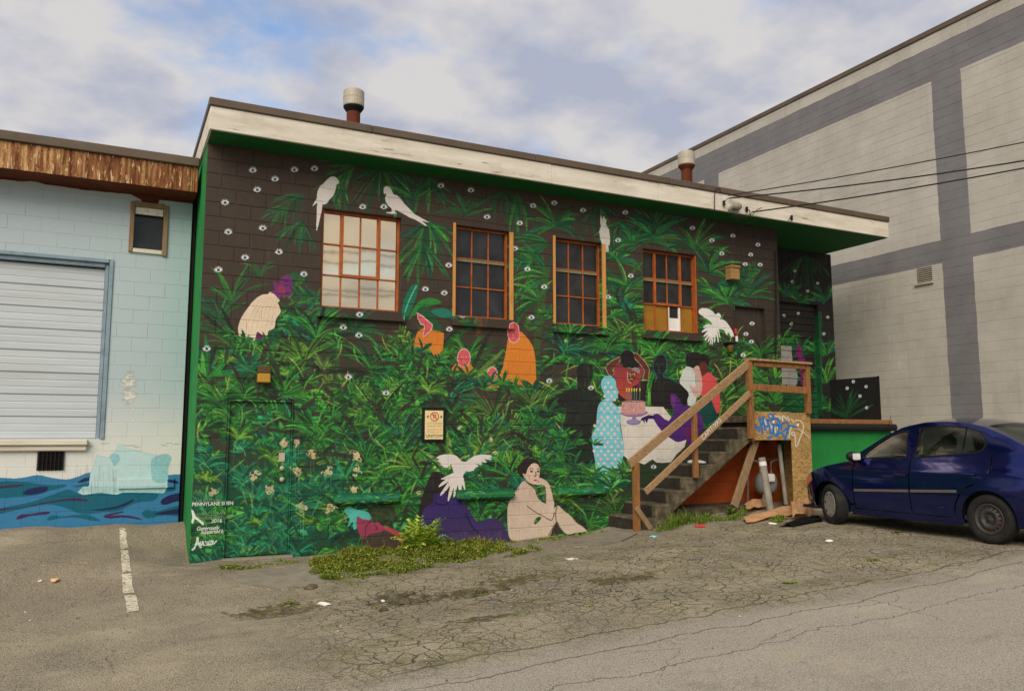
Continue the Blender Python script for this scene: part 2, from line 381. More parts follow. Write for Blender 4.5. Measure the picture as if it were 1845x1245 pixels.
# palms in the dark upper part (photograph pixels)
UP = [(690, 298, 15, 270, 150, 92, 9, .35, .62), (612, 318, 9, 250, 90, 60, 8, .3, .55), (770, 320, 9, 285, 100, 70, 8, .3, .4), (640, 300, 8, 200, 80, 55, 8, .4, .5), (545, 400, 9, 250, 110, 56, 8, .4, .6), (548, 352, 8, 200, 70, 60, 7, .6, .45), (520, 372, 7, 210, 60, 46, 6, .5, .45),
      (772, 400, 13, 270, 140, 76, 9, .4, .75), (762, 440, 11, 265, 110, 66, 9, .35, .75), (745, 360, 9, 100, 140, 48, 8, .4, .6), (838, 388, 8, 90, 150, 44, 9, .3, .5),
      (905, 345, 9, 270, 150, 56, 8, .3, .35), (930, 350, 8, 275, 60, 66, 8, .25, .35), (1000, 408, 13, 90, 190, 56, 8, .8, .8), (985, 440, 11, 180, 90, 60, 8, .8, .7), (975, 470, 9, 180, 70, 66, 8, .8, .7),
      (985, 500, 12, 150, 120, 62, 8, 1.0, .85), (970, 545, 12, 130, 150, 56, 8, .9, .85), (1080, 372, 9, 270, 140, 52, 7, .4, .45), (1120, 400, 9, 270, 140, 56, 8, .4, .6), (1110, 470, 10, 80, 170, 46, 8, .8, .8),
      (1175, 432, 17, 90, 200, 62, 8, .7, .9), (1180, 410, 10, 90, 120, 46, 8, .5, .8), (1140, 440, 10, 100, 160, 50, 8, .8, .8), (1130, 520, 12, 90, 170, 56, 9, .8, .85), (1120, 570, 12, 80, 170, 56, 9, .7, .9),
      (1250, 450, 12, 80, 160, 56, 8, .7, .85), (1275, 490, 12, 70, 150, 56, 8, .8, .9), (1285, 535, 12, 70, 170, 50, 8, .8, .9), (1345, 535, 12, 90, 150, 52, 8, .5, .75), (1310, 545, 10, 90, 170, 50, 8, .6, .8),
      (415, 545, 10, 105, 110, 62, 8, .5, .55), (395, 580, 9, 110, 120, 58, 9, .5, .7), (470, 500, 6, 100, 80, 46, 6, .9, .35), (565, 548, 9, 110, 130, 46, 8, .7, .6), (600, 560, 9, 150, 120, 52, 8, .9, .6), (640, 600, 9, 60, 150, 46, 8, 1, .6), (540, 585, 11, 90, 160, 52, 8, .8, .7), (490, 600, 10, 70, 150, 50, 9, .5, .7)]
for u, v, n, a0, sp, ln, w, dr, al in UP: fan(C, u, v, int(n * 1.7), a0, sp, ln * 1.12, w * .58, dr * 1.15, alpha=min(.95, al + .12), light=.35, dry=.35)
for u, v, a, ln, b in [(560, 500, 175, 46, .7), (575, 540, 150, 60, .6), (870, 560, 140, 50, .8), (985, 470, 165, 60, .9), (950, 600, 70, 60, -.8), (1090, 540, 120, 56, .7), (1330, 520, 70, 46, -.6), (860, 600, 120, 60, .9)]:
    pinnate(C, u, v, a, ln, b, 20, 5, alpha=.75)
C.line(curve([(965, 640), (970, 590), (975, 540), (985, 480)]), 13, (56, 96, 40), alpha=.7, dry=.4)
C.line(curve([(858, 640), (862, 590), (856, 570)]), 9, (120, 70, 34), alpha=.7, dry=.4)
# dense planting below
TOP = [(335, 660), (380, 612), (430, 606), (480, 606), (560, 570), (600, 604), (660, 645), (720, 612), (760, 598), (820, 640), (860, 608), (905, 640), (960, 640), (1000, 606), (1040, 566), (1090, 528), (1130, 486), (1160, 600), (1255, 606), (1290, 548), (1330, 600), (1412, 640)]
def topline(u): return np.interp(u, [a for a, b in TOP], [b for a, b in TOP])
plants = []
while len(plants) < 400:
    u = rng.uniform(335, 1412); t = topline(u); v = rng.uniform(t + 14, 1030)
    if u > 1130 and v > 775: continue
    if v < 760 and rng.random() < .22: continue
    if any((u - a) ** 2 + (v - b) ** 2 < 15 ** 2 for a, b in plants): continue
    plants.append((u, v))
plants.sort(key=lambda p: p[1] + rng.uniform(-40, 40))
PALS = [[(20, 68, 36), (26, 94, 40), (38, 120, 42), (66, 146, 50)], [(14, 68, 54), (16, 92, 68), (24, 114, 78), (44, 138, 90)], [(38, 76, 30), (52, 106, 34), (82, 136, 42), (122, 164, 62)], [(22, 72, 34), (30, 102, 38), (48, 128, 42), (78, 154, 56)], [(44, 64, 34), (56, 84, 40), (74, 106, 46), (100, 128, 58)]]
for u, v in plants:
    k = 1.0 - .28 * (u - 340) / 1070; left_low = u < 640 and v > 790
    pal = rng.choices(PALS, (1, 4, 1.6, 1, .3) if left_low else (3, 1.6, 2, 3, 1.2))[0]; kind = rng.random(); ln = rng.choice((rng.uniform(30, 50), rng.uniform(50, 80), rng.uniform(75, 112))) * k * (.6 if left_low else 1)
    fan(C, u, v, rng.randint(4, 7), 90 + rng.uniform(-30, 30), 200, ln * .95, 8 * k, .5, [(50, 43, 35), (40, 38, 30), (24, 42, 28)] if not left_low else [(12, 62, 46), (14, 70, 48)], .85, 0, .1)
    if kind > .86:                                   # broad leaves with a pale midrib
        for q in range(rng.randint(5, 8)):
            a = math.radians(90 + rng.uniform(-85, 85)); c_ = pal[rng.randint(0, 3)]; l_ = ln * rng.uniform(.5, .9); b_ = rng.uniform(-.8, .8)
            leaf(C, u, v, a, l_, rng.uniform(8, 13) * k, b_, c_, .92, shade(c_, 1.3), .1); leaf(C, u, v, a, l_ * .9, 1.3, b_, shade(c_, 1.7), .7)
    elif kind < .2:
        for a in (rng.uniform(110, 160), rng.uniform(20, 70), rng.uniform(70, 110)): pinnate(C, u, v, a, ln, (1 if a < 90 else -1) * -rng.uniform(.4, 1.1), 20 * k, 3.4 * k, pal, .88, 12, .25, .2)
    else:
        a0 = 90 + rng.uniform(-38, 38); sp = rng.uniform(120, 215); dr = rng.uniform(.7, 1.5)
        for lvl, nn in ((0, 7), (1, 7), (2, 6), (3, 4)):
            fan(C, u, v, nn + rng.randint(0, 2), a0 + rng.uniform(-8, 8), sp * (1 - .12 * lvl), ln * (1.05 - .1 * lvl), rng.uniform(2.8, 4.4) * k * (1.15 - .12 * lvl), dr, [pal[lvl]], .9, .05 + .12 * lvl, .2)
    if left_low and rng.random() < .8:               # loose scribbled outlines by the door
        a = rng.uniform(0, 6); C.line(curve([(u + 9 * math.cos(a + i) * rng.uniform(.5, 1.4), v + 8 * math.sin(a + i * 1.3)) for i in range(5)]), 1.6, rng.choice([(120, 180, 60), (150, 190, 90), (60, 170, 110)]), alpha=.8)
for _ in range(50):                                 # darker drifts where the wall colour shows through
    u = rng.uniform(360, 1300); v = rng.uniform(topline(u) + 10, 800)
    if u > 1130 and v > 760: continue
    leaf(C, u, v, math.radians(rng.uniform(0, 180)), rng.uniform(24, 50), rng.uniform(5, 10), rng.uniform(-1, 1), (50, 44, 38), .75, None, .3)
for _ in range(300):                                # thin bright grasses over the planting
    u = rng.uniform(345, 1400); v = rng.uniform(topline(u) + 10, 990)
    if u > 1130 and v > 770: continue
    b = math.sin(u * .021) + math.sin(v * .03 + u * .01)
    if b < -.3: continue
    leaf(C, u, v, math.radians(rng.uniform(20, 160)), rng.uniform(20, 46), rng.uniform(2, 3.4), rng.uniform(-1.2, 1.2), rng.choice(LIGHT), .75)
# banana leaf beside the first window, trailing palm right of it
C.blob([(722, 570), (727, 540), (740, 515), (751, 512), (752, 525), (742, 555), (728, 580)], (22, 110, 84)); C.line(curve([(724, 576), (737, 540), (750, 514)]), 2.2, (110, 190, 150))
C.blob([(735, 575), (752, 545), (775, 536), (795, 545), (770, 552), (750, 565)], (44, 130, 52)); C.blob([(775, 560), (800, 555), (820, 568), (796, 572)], (24, 120, 96))

def soften(C):                                       # wet edges of the brushwork
    p = np.pad(C.rgb, ((1, 1), (1, 1), (0, 0)), 'edge')
    C.rgb[:] = .36 * C.rgb + .64 * sum(p[1 + a:p.shape[0] - 1 + a, 1 + b:p.shape[1] - 1 + b] for a, b in ((1, 0), (-1, 0), (0, 1), (0, -1))) / 4
soften(C); soften(C)
# ---- painted people and birds, traced on the photograph, simplified
WHT = (226, 218, 208)
k7 = lambda p: Zc(560, 300, 8.02, p)
C.blob(k7([(280, 150), (320, 140), (360, 155), (385, 190), (405, 215), (397, 248), (368, 262), (352, 340), (312, 430), (262, 480), (240, 520), (200, 545), (168, 552), (150, 650), (125, 760), (100, 870), (80, 930), (74, 840), (80, 740), (82, 620), (88, 525), (55, 548), (20, 572), (50, 510), (80, 460), (90, 370), (120, 300), (170, 250), (230, 190)]), WHT, tv=.03)
C.poly(k7([(1045, 350), (1050, 310), (1080, 285), (1120, 290), (1155, 325), (1175, 370), (1190, 400), (1240, 415), (1290, 460), (1350, 540), (1430, 620), (1500, 690), (1580, 735), (1690, 795), (1700, 810), (1640, 795), (1600, 785), (1690, 860), (1640, 852), (1560, 800), (1500, 765), (1420, 735), (1330, 680), (1260, 645), (1215, 625), (1215, 665), (1250, 680), (1190, 683), (1090, 672), (1085, 660), (1160, 655), (1165, 610), (1110, 560), (1075, 500), (1070, 450), (1085, 400), (1075, 385), (1065, 405), (1050, 385)]), WHT, tv=.03)
C.poly(Zc(740, 240, 3.112, [(1060, 500), (1062, 455), (1072, 482), (1080, 460), (1086, 476), (1098, 488), (1092, 500), (1095, 515), (1110, 540), (1116, 590), (1115, 625), (1105, 630), (1110, 660), (1095, 665), (1080, 660), (1075, 630), (1060, 590), (1055, 550), (1065, 520)]), (214, 208, 196), tv=.03)
C.poly(Zc(1255, 540, 12.44, [(40, 240), (70, 200), (130, 180), (220, 185), (290, 215), (350, 250), (385, 290), (415, 330), (450, 300), (490, 290), (525, 320), (550, 380), (545, 405), (510, 400), (520, 430), (600, 445), (660, 490), (720, 570), (780, 660), (820, 750), (835, 830), (800, 810), (790, 845), (740, 790), (730, 740), (690, 730), (680, 800), (640, 740), (620, 690), (590, 670), (540, 655), (490, 660), (510, 760), (530, 860), (500, 830), (470, 720), (455, 690), (480, 830), (495, 950), (470, 950), (440, 800), (420, 780), (415, 890), (400, 965), (380, 950), (385, 830), (365, 850), (350, 1010), (330, 1000), (330, 880), (300, 1000), (280, 1000), (310, 860), (260, 950), (235, 930), (290, 800), (200, 910), (170, 890), (250, 760), (160, 835), (135, 820), (250, 680), (120, 730), (100, 710), (180, 640), (240, 610), (150, 625), (140, 605), (190, 555), (240, 545), (350, 555), (320, 500), (270, 460), (200, 410), (150, 390), (140, 370), (60, 320), (40, 290)]), (232, 228, 222), tv=.03)
# figure in a pale cape
k3 = lambda p: Zc(410, 480, 7.783, p)
C.poly(k3([(415, 905), (540, 950), (500, 1035), (440, 1055), (375, 1065)]), (112, 34, 84))
C.blob(k3([(640, 210), (662, 205), (690, 250), (710, 240), (730, 190), (780, 135), (840, 120), (890, 150), (910, 200), (905, 300), (890, 370), (860, 420), (810, 415), (770, 400), (730, 435), (700, 440), (650, 410), (610, 370), (655, 320), (640, 270)]), (122, 46, 108), grad=(112, 44, 112))
C.blob(k3([(700, 290), (750, 260), (800, 300), (800, 360), (750, 370), (705, 340)]), (158, 54, 80), alpha=.7)
for q in ([(780, 215), (820, 205), (850, 225)], [(790, 255), (820, 262), (850, 252)], [(868, 250), (880, 300), (862, 312)], [(810, 368), (850, 362), (880, 368)]): C.line(curve(k3(q)), 1.6, (70, 22, 66))
C.blob(k3([(560, 385), (590, 355), (650, 385), (722, 465), (720, 490), (700, 510), (735, 590), (735, 650), (690, 710), (670, 760), (660, 830), (640, 870), (570, 905), (550, 960), (480, 955), (415, 915), (385, 1000), (360, 1050), (340, 1010), (290, 1020), (250, 990), (215, 950), (170, 980), (150, 930), (145, 850), (170, 760), (220, 660), (280, 580), (340, 500), (430, 420), (500, 390)]), (232, 212, 184), grad=(230, 208, 178), tv=.05)
for i in range(12): C.line(curve(k3([(470 + i * 20, 430), (330 + i * 28, 620), (220 + i * 36, 880 - abs(i - 4) * 8)])), 1.0, (206, 172, 136) if i % 2 else (236, 214, 184), alpha=.6)
fan(C, 440, 612, 7, 90, 130, 20, 5, .4); fan(C, 462, 620, 7, 90, 130, 20, 5, .4); fan(C, 480, 612, 6, 60, 90, 26, 5, .4)
# four figures in orange
k2 = lambda p: Zc(720, 540, 4.15, p)
ORG, PNK, PKL = (214, 126, 42), (216, 92, 96), (236, 196, 190)
C.blob(k2([(125, 88), (170, 46), (212, 62), (262, 130), (328, 238), (300, 245), (240, 225), (235, 180), (180, 125)]), (28, 82, 44))
C.poly(k2([(180, 205), (130, 240), (110, 300), (105, 360), (210, 352), (260, 425), (290, 432), (322, 380), (330, 250), (300, 235), (240, 225), (190, 270)]), ORG, tv=.05)
C.poly(k2([(126, 92), (174, 120), (246, 185), (240, 222), (180, 280), (168, 272), (182, 212), (178, 190), (152, 184), (142, 155), (132, 140)]), PKL)
C.poly(k2([(130, 97), (170, 127), (240, 187), (234, 219), (180, 273), (174, 268), (187, 210), (181, 183), (156, 178), (147, 155), (137, 140)]), PNK, tv=.08)
C.poly(k2([(415, 475), (380, 520), (370, 578), (440, 565), (500, 552), (562, 545), (550, 510), (520, 470)]), ORG, tv=.05)
C.ell(*k2([(478, 433)])[0], 12.2, 17, PKL); C.ell(*k2([(478, 434)])[0], 11, 15.8, PNK, tv=.08)
C.ell(*k2([(692, 556)])[0], 9.6, 13.6, PKL); C.ell(*k2([(692, 557)])[0], 8.6, 12.4, PNK, tv=.08)
C.poly(k2([(650, 610), (700, 600), (745, 615), (740, 655), (650, 655)]), ORG)
C.blob(k2([(812, 285), (850, 312), (888, 280), (897, 236), (940, 270), (990, 340), (1010, 420), (1016, 520), (1015, 638), (960, 642), (940, 685), (900, 660), (868, 620), (748, 592), (770, 500), (790, 400)]), ORG, grad=(222, 132, 44), tv=.05)
C.blob(k2([(801, 200), (818, 174), (850, 168), (882, 182), (892, 222), (893, 288), (850, 322), (811, 292)]), PKL)
C.blob(k2([(805, 202), (822, 179), (850, 173), (878, 186), (887, 222), (888, 285), (850, 316), (816, 288)]), PNK, tv=.08)
for cx_, cy_, r in ((478, 433, 1), (848, 250, 1), (692, 556, .8)):   # faint drawn features
    for q in ([(-22, -4), (-14, -10), (-6, -4)], [(6, -4), (14, -10), (22, -4)], [(0, 0), (-3, 16), (5, 18)], [(-12, 34), (0, 30), (14, 34)]):
        C.line(curve(k2([(cx_ + a * r, cy_ + b * r) for a, b in q])), 1.0, (240, 170, 164), alpha=.8)
for u, v in ((762, 634), (790, 648), (815, 676), (840, 676), (870, 700), (885, 690), (905, 690), (925, 700), (950, 706), (960, 700)): fan(C, u, v, 7, 90, 150, 24, 5, .6)
# black silhouette
k2b = k2([(1240, 680), (1320, 662), (1325, 600), (1322, 520), (1340, 485), (1390, 470), (1435, 490), (1445, 560), (1425, 620), (1440, 668), (1505, 725), (1470, 900), (1432, 1000), (1455, 1240), (1250, 1240), (1222, 960), (1245, 820), (1150, 872), (1062, 884), (1048, 830), (1120, 750)])
C.blob(k2b, (28, 27, 27), alpha=.82, tv=.3)
for i in range(5): C.line(curve(k2([(1280 + i * 34, 720), (1275 + i * 34, 820), (1285 + i * 30, 930)])), 1.4, (40, 38, 40), alpha=.7)
for u, v in ((978, 770), (990, 745), (1005, 790), (1030, 800), (985, 835), (1010, 820), (1035, 845), (1060, 850), (1050, 880), (1075, 880)): fan(C, u, v, 8, 90, 150, 34, 5, .6, alpha=.9)
# birthday party
k4 = lambda p: Zc(1040, 600, 4.15, p); k6 = lambda p: Zc(1060, 610, 7.78, p)
C.blob(k6([(960, 230), (1040, 215), (1095, 300), (1085, 440), (1050, 520), (1140, 560), (1240, 640), (1250, 950), (900, 950), (890, 620), (960, 540), (905, 440), (905, 300)]), (32, 29, 27), tv=.15)
C.line(curve(k6([(960, 240), (910, 330), (915, 450), (960, 530), (930, 610)])), 1.6, (26, 92, 94)); C.line(curve(k6([(960, 240), (1040, 215), (1092, 300), (1085, 430), (1045, 520), (1140, 560), (1230, 600)])), 2.4, (24, 88, 92))
for q in ([(930, 360), (960, 350), (980, 365)], [(1010, 360), (1040, 350), (1065, 362)], [(985, 370), (980, 440), (1000, 445)], [(960, 480), (1000, 475), (1030, 482)]): C.line(curve(k6(q)), 1.4, (26, 80, 84))
C.poly(k6([(600, 690), (720, 590), (825, 590), (800, 780), (775, 880), (470, 890), (410, 850), (420, 740)]), (38, 28, 24))
C.poly(k6([(440, 245), (300, 318), (228, 402), (275, 505), (320, 526), (362, 490), (350, 440), (332, 440), (390, 380), (446, 300)]), (196, 168, 150)); C.poly(k6([(440, 252), (302, 326), (238, 402), (280, 498), (322, 518), (355, 487), (345, 448), (322, 444), (385, 376), (440, 296)]), (98, 52, 32))
C.poly(k6([(590, 185), (684, 205), (795, 318), (856, 420), (838, 586), (768, 574), (756, 552), (780, 450), (738, 382), (655, 292)]), (196, 168, 150)); C.poly(k6([(595, 192), (680, 212), (790, 324), (848, 422), (832, 578), (772, 567), (764, 552), (788, 448), (744, 378), (660, 286)]), (96, 50, 30))
C.blob(k6([(410, 330), (365, 400), (360, 540), (390, 650), (420, 760), (510, 842), (590, 850), (604, 690), (700, 620), (768, 450), (720, 380), (600, 420), (480, 390)]), (192, 78, 52), grad=(134, 48, 66))
C.blob(k6([(690, 640), (720, 580), (730, 640), (715, 690), (670, 680)]), (96, 36, 88))
C.blob(k6([(445, 280), (460, 210), (520, 160), (590, 170), (630, 220), (650, 290), (720, 370), (640, 410), (560, 395), (490, 395)]), (27, 24, 23))
C.blob(k6([(600, 425), (660, 395), (715, 430), (712, 480), (670, 470)]), (150, 140, 138), alpha=.85)
C.blob(k6([(548, 462), (600, 470), (640, 455), (680, 500), (650, 570), (600, 620), (562, 600), (545, 540)]), (112, 58, 34))
for q in ([(560, 490), (590, 500), (585, 530)], [(610, 500), (640, 490), (650, 520)], [(575, 570), (600, 560), (625, 572)], [(548, 462), (545, 540), (562, 600), (600, 622)]): C.line(curve(k6(q)), 1.5, (200, 164, 140))
TBL = (222, 214, 200)
C.poly(k4([(300, 545), (640, 550), (702, 628), (682, 655), (580, 612), (640, 720), (720, 800), (760, 812), (815, 795), (800, 850), (740, 905), (700, 962), (640, 968), (590, 965), (560, 942), (540, 955), (500, 980), (460, 965), (400, 962), (330, 900), (345, 830), (325, 700), (318, 600)]), TBL, tv=.07)
C.line(curve(k4([(590, 935), (650, 945), (700, 935)])), 3, (196, 200, 196), alpha=.7)
CK = (206, 152, 142)
C.blob(k6([(448, 1040), (520, 1085), (640, 1095), (760, 1080), (832, 1030), (760, 1015), (640, 1010), (520, 1020)]), (150, 104, 158))
C.poly(k6([(612, 1080), (662, 1080), (670, 1140), (606, 1140)]), (150, 116, 166)); C.ell(*k6([(630, 1165)])[0], 13, 5, (112, 100, 150)); C.ell(*k6([(630, 1160)])[0], 11.6, 3.9, (150, 140, 180))
C.blob(k6([(465, 900), (470, 880), (560, 866), (700, 864), (790, 880), (796, 920), (790, 1040), (700, 1062), (560, 1062), (462, 1040)]), CK)
for i in range(60): C.ell(*k6([(475 + (i * 37) % 312, 905 + (i * 53) % 148)])[0], 1.2, 1.5, rng.choice([(222, 176, 166), (186, 130, 124), (170, 160, 160)]))
for x in (533, 567, 605, 640, 672, 718):
    C.poly(k6([(x - 7, 740), (x + 7, 740), (x + 3, 882), (x - 11, 882)]), (86, 112, 104)); C.blob(k6([(x, 685), (x + 11, 715), (x, 742), (x - 11, 715)]), (222, 202, 88))
C.blob(k4([(215, 318), (260, 325), (285, 360), (290, 400), (306, 440), (298, 462), (302, 485), (272, 496), (266, 522), (310, 560), (326, 620), (320, 700), (345, 830), (345, 900), (322, 1000), (302, 1100), (262, 1150), (210, 1152), (150, 1110), (135, 980), (115, 860), (105, 770), (138, 690), (145, 600), (160, 530), (208, 485), (200, 455), (180, 410), (175, 370), (190, 335)]), (124, 204, 214), tv=.03)
pol = k4([(110, 770), (145, 600), (205, 490), (180, 400), (215, 325), (280, 360), (290, 480), (312, 565), (322, 700), (340, 850), (300, 1090), (160, 1090), (118, 860)])
from mathutils.geometry import intersect_point_line
def inside(p, poly):
    c = False
    for (ax, ay), (bx, by) in zip(poly, poly[1:] + poly[:1]):
        if (ay > p[1]) != (by > p[1]) and p[0] < (bx - ax) * (p[1] - ay) / (by - ay) + ax: c = not c
    return c
for j in range(26):
    for i in range(6):
        p = (1064 + i * 12.4 + (6 if j % 2 else 0) + rng.uniform(-1, 1), 682 + j * 7.6 + rng.uniform(-1, 1))
        if inside(p, pol): C.ell(*p, 2.5, 2.9, (228, 206, 196))
PUR = (74, 34, 118)
C.blob(k4([(698, 452), (735, 455), (765, 500), (830, 542), (885, 560), (930, 620), (942, 690), (922, 740), (872, 760), (862, 860), (830, 840), (815, 795), (760, 812), (720, 800), (640, 740), (580, 662), (568, 612), (608, 604), (682, 660), (722, 582), (706, 545), (695, 505)]), PUR, grad=(86, 36, 112))
C.blob(k4([(800, 720), (850, 700), (880, 740), (860, 790), (820, 790)]), (112, 30, 76), alpha=.8); C.blob(k4([(905, 600), (930, 640), (935, 690), (915, 670)]), (110, 36, 110))
C.poly(k4([(480, 632), (530, 610), (575, 614), (585, 640), (530, 640), (515, 672), (503, 642), (500, 676), (488, 650), (470, 655)]), (52, 22, 92))
C.blob(k4([(700, 470), (725, 468), (735, 520), (720, 560), (704, 540), (697, 505)]), (104, 48, 130))
C.blob(k4([(706, 448), (718, 400), (772, 376), (822, 425), (828, 505), (800, 545), (775, 520), (768, 490), (745, 470), (735, 448)]), (26, 23, 22))
C.blob(k4([(810, 215), (815, 160), (860, 140), (915, 150), (925, 215), (900, 255), (860, 262), (825, 250)]), (29, 26, 25)); C.blob(k4([(910, 225), (915, 165), (950, 155), (982, 180), (982, 240), (965, 250), (945, 215)]), (27, 24, 23))
C.blob(k4([(912, 232), (945, 212), (972, 245), (970, 300), (940, 325), (915, 300)]), (98, 46, 34))
C.blob(k4([(812, 250), (862, 262), (880, 290), (902, 360), (890, 480), (872, 532), (832, 540), (820, 500), (832, 450), (790, 400), (763, 365), (780, 305)]), (212, 216, 208), tv=.06)
C.blob(k4([(880, 310), (900, 330), (895, 390), (882, 380)]), (130, 178, 188))
C.poly(k4([(930, 322), (982, 288), (1030, 330), (1060, 430), (1070, 560), (1050, 602), (1022, 572), (1000, 490), (988, 502), (925, 470)]), (216, 80, 82), tv=.05)
C.blob(k4([(838, 380), (876, 400), (890, 330), (868, 290), (872, 256), (906, 246), (930, 340), (928, 440), (892, 480), (852, 432)]), (208, 168, 154))
C.poly(k4([(900, 560), (932, 500), (1000, 500), (1042, 600), (1042, 640), (960, 692), (930, 640)]), (14, 72, 66), tv=.15)
for u, v in ((1072, 872), (1085, 866), (1098, 872), (1112, 868), (1120, 860), (1125, 850), (1066, 862), (1100, 880)): fan(C, u, v, 8, 90, 140, 36, 4.5, .5, GREENS + LIGHT)
fan(C, 1068, 800, 6, 60, 120, 20, 3.5, .7)
# flying bird low down, kneeling figures below
k5 = lambda p: Zc(600, 860, 5.426, p)
C.blob(k5([(950, -20), (1000, -60), (1080, -30), (1135, 60), (1120, 200), (1000, 240), (900, 420), (850, 440), (825, 400), (850, 250), (890, 120)]), (37, 31, 30))
C.blob(k5([(985, 160), (1105, 150), (1120, 232), (1150, 200), (1230, 208), (1330, 320), (1400, 425), (1480, 408), (1570, 393), (1650, 440), (1700, 540), (1712, 660), (1300, 680), (1000, 680), (830, 590), (808, 545), (838, 420), (900, 290), (980, 230)]), (70, 54, 92), grad=(50, 34, 104), tv=.12)
for q in ([(980, 240), (1060, 265), (1110, 250), (1130, 210)], [(930, 440), (960, 470), (1000, 600)], [(1290, 340), (1360, 480), (1440, 560)]): C.line(curve(k5(q)), 3.4, (30, 22, 56), alpha=.8)
for i in range(16): C.line(k5([(1060 + i * 38, 520 + rng.uniform(0, 60)), (1062 + i * 38, 680)]), 5, (112, 98, 124), alpha=.28)
C.blob(k5([(360, 540), (560, 500), (660, 610), (700, 680), (330, 690)]), (74, 62, 48)); C.blob(k5([(340, 290), (560, 260), (620, 420), (500, 470), (380, 410)]), (48, 42, 32), alpha=.7)
C.blob(k5([(225, 372), (290, 372), (362, 410), (400, 450), (430, 428), (495, 492), (480, 522), (350, 555), (300, 600), (240, 520), (232, 430)]), (162, 58, 92)); C.blob(k5([(485, 472), (640, 525), (700, 590), (770, 660), (690, 660), (600, 562), (500, 505)]), (184, 70, 80))
C.blob(k5([(150, 285), (220, 308), (340, 338), (372, 405), (285, 402), (232, 378), (228, 490), (196, 498), (190, 430), (150, 475), (138, 480), (160, 400), (110, 330)]), (86, 190, 176))
C.line(curve(k5([(370, 420), (320, 480), (310, 600)])), 2, (90, 44, 60)); C.line(curve(k5([(400, 460), (430, 490), (400, 510), (440, 500)])), 1.6, (86, 40, 56))
C.poly(Zc(770, 800, 10.377, [(160, 245), (220, 205), (310, 185), (420, 182), (500, 195), (550, 225), (600, 280), (650, 325), (725, 320), (780, 275), (860, 220), (950, 195), (1060, 188), (1150, 195), (1215, 235), (1190, 250), (1150, 240), (1200, 280), (1180, 290), (1060, 275), (1105, 330), (1080, 345), (1000, 325), (1025, 375), (990, 385), (920, 370), (950, 410), (930, 430), (890, 420), (905, 450), (870, 450), (865, 490), (830, 490), (800, 505), (730, 505), (715, 480), (710, 510), (660, 580), (690, 720), (705, 850), (690, 850), (640, 740), (635, 850), (625, 970), (600, 965), (560, 750), (515, 960), (490, 990), (480, 980), (490, 790), (450, 930), (390, 1065), (372, 1050), (385, 950), (420, 770), (330, 880), (250, 960), (230, 950), (260, 880), (390, 690), (290, 760), (210, 800), (200, 785), (250, 720), (340, 650), (260, 655), (245, 640), (380, 575), (490, 525), (470, 480), (450, 400), (440, 370), (360, 440), (340, 430), (310, 430), (280, 400), (235, 385), (250, 355), (215, 330), (180, 310), (190, 300), (220, 275), (165, 262)]), (228, 218, 210), tv=.03)
# seated figure resting chin on hand
ks = lambda p: Zc(890, 810, 6.915, p); SK, SKD = (216, 196, 174), (120, 88, 72)
C.blob(ks([(365, 385), (300, 460), (230, 560), (180, 660), (163, 740), (163, 850), (170, 980), (212, 1120), (420, 1110), (670, 1075), (725, 985), (770, 890), (600, 820), (520, 760), (520, 550), (480, 460), (430, 420)]), SK, grad=(208, 182, 160), tv=.06)
C.blob(ks([(640, 780), (700, 800), (785, 692), (860, 750), (950, 820), (1040, 920), (1150, 1005), (1000, 1035), (930, 1052), (880, 1030), (820, 960), (775, 890), (700, 1010), (660, 1078), (480, 1085), (480, 960), (560, 860)]), SK, grad=(214, 188, 164), tv=.06)
C.blob(ks([(470, 470), (520, 550), (560, 620), (640, 670), (740, 700), (745, 780), (715, 868), (620, 832), (520, 775), (400, 690), (420, 560)]), SK, grad=(206, 176, 152), tv=.06)
C.blob(ks([(560, 350), (600, 355), (655, 392), (692, 450), (728, 580), (748, 700), (720, 860), (640, 760), (638, 560), (632, 450), (600, 436), (515, 432), (555, 398)]), SK, grad=(212, 188, 168), tv=.06)
C.blob(ks([(495, 905), (520, 850), (560, 830), (585, 845), (545, 900), (510, 925)]), (24, 84, 36)); C.poly(ks([(770, 905), (825, 980), (865, 1040), (690, 1072)]), (60, 52, 44))
C.blob(ks([(390, 300), (425, 220), (480, 168), (540, 178), (562, 230), (562, 330), (550, 392), (510, 426), (450, 415), (400, 372)]), (220, 190, 168)); C.blob(ks([(355, 290), (385, 292), (398, 335), (378, 352), (355, 325)]), (208, 172, 150))
C.blob(ks([(285, 250), (300, 205), (370, 140), (450, 108), (540, 128), (568, 175), (562, 225), (540, 176), (480, 166), (420, 222), (392, 300), (352, 288), (372, 355), (318, 318)]), (40, 30, 28))
for q in ([(400, 690), (500, 765), (620, 832), (715, 872), (750, 780)], [(640, 670), (640, 560), (632, 455)], [(380, 375), (430, 425), (490, 470)], [(785, 700), (765, 780), (775, 890), (830, 985)], [(775, 890), (720, 985), (670, 1072)]): C.line(curve(ks(q)), 1.7, SKD)
for q in ([(440, 240), (462, 230), (486, 238)], [(528, 238), (545, 232), (558, 242)], [(512, 270), (520, 320), (500, 330)]): C.line(curve(ks(q)), 1.5, (88, 62, 54))
for x in (463, 545): C.ell(*ks([(x, 268)])[0], 2.6, 1.7, (60, 60, 58))
C.blob(ks([(485, 378), (512, 366), (538, 376), (515, 392)]), (176, 74, 92)); C.blob(ks([(420, 330), (450, 330), (455, 365), (425, 365)]), (220, 150, 140), alpha=.5)
for _ in range(60):
    a, b = rng.uniform(200, 640), rng.uniform(480, 1060); C.line(ks([(a, b), (a + rng.uniform(-14, 14), b + rng.uniform(20, 50))]), 4, rng.choice([(226, 196, 164), (196, 186, 176), (206, 160, 132)]), alpha=.22)
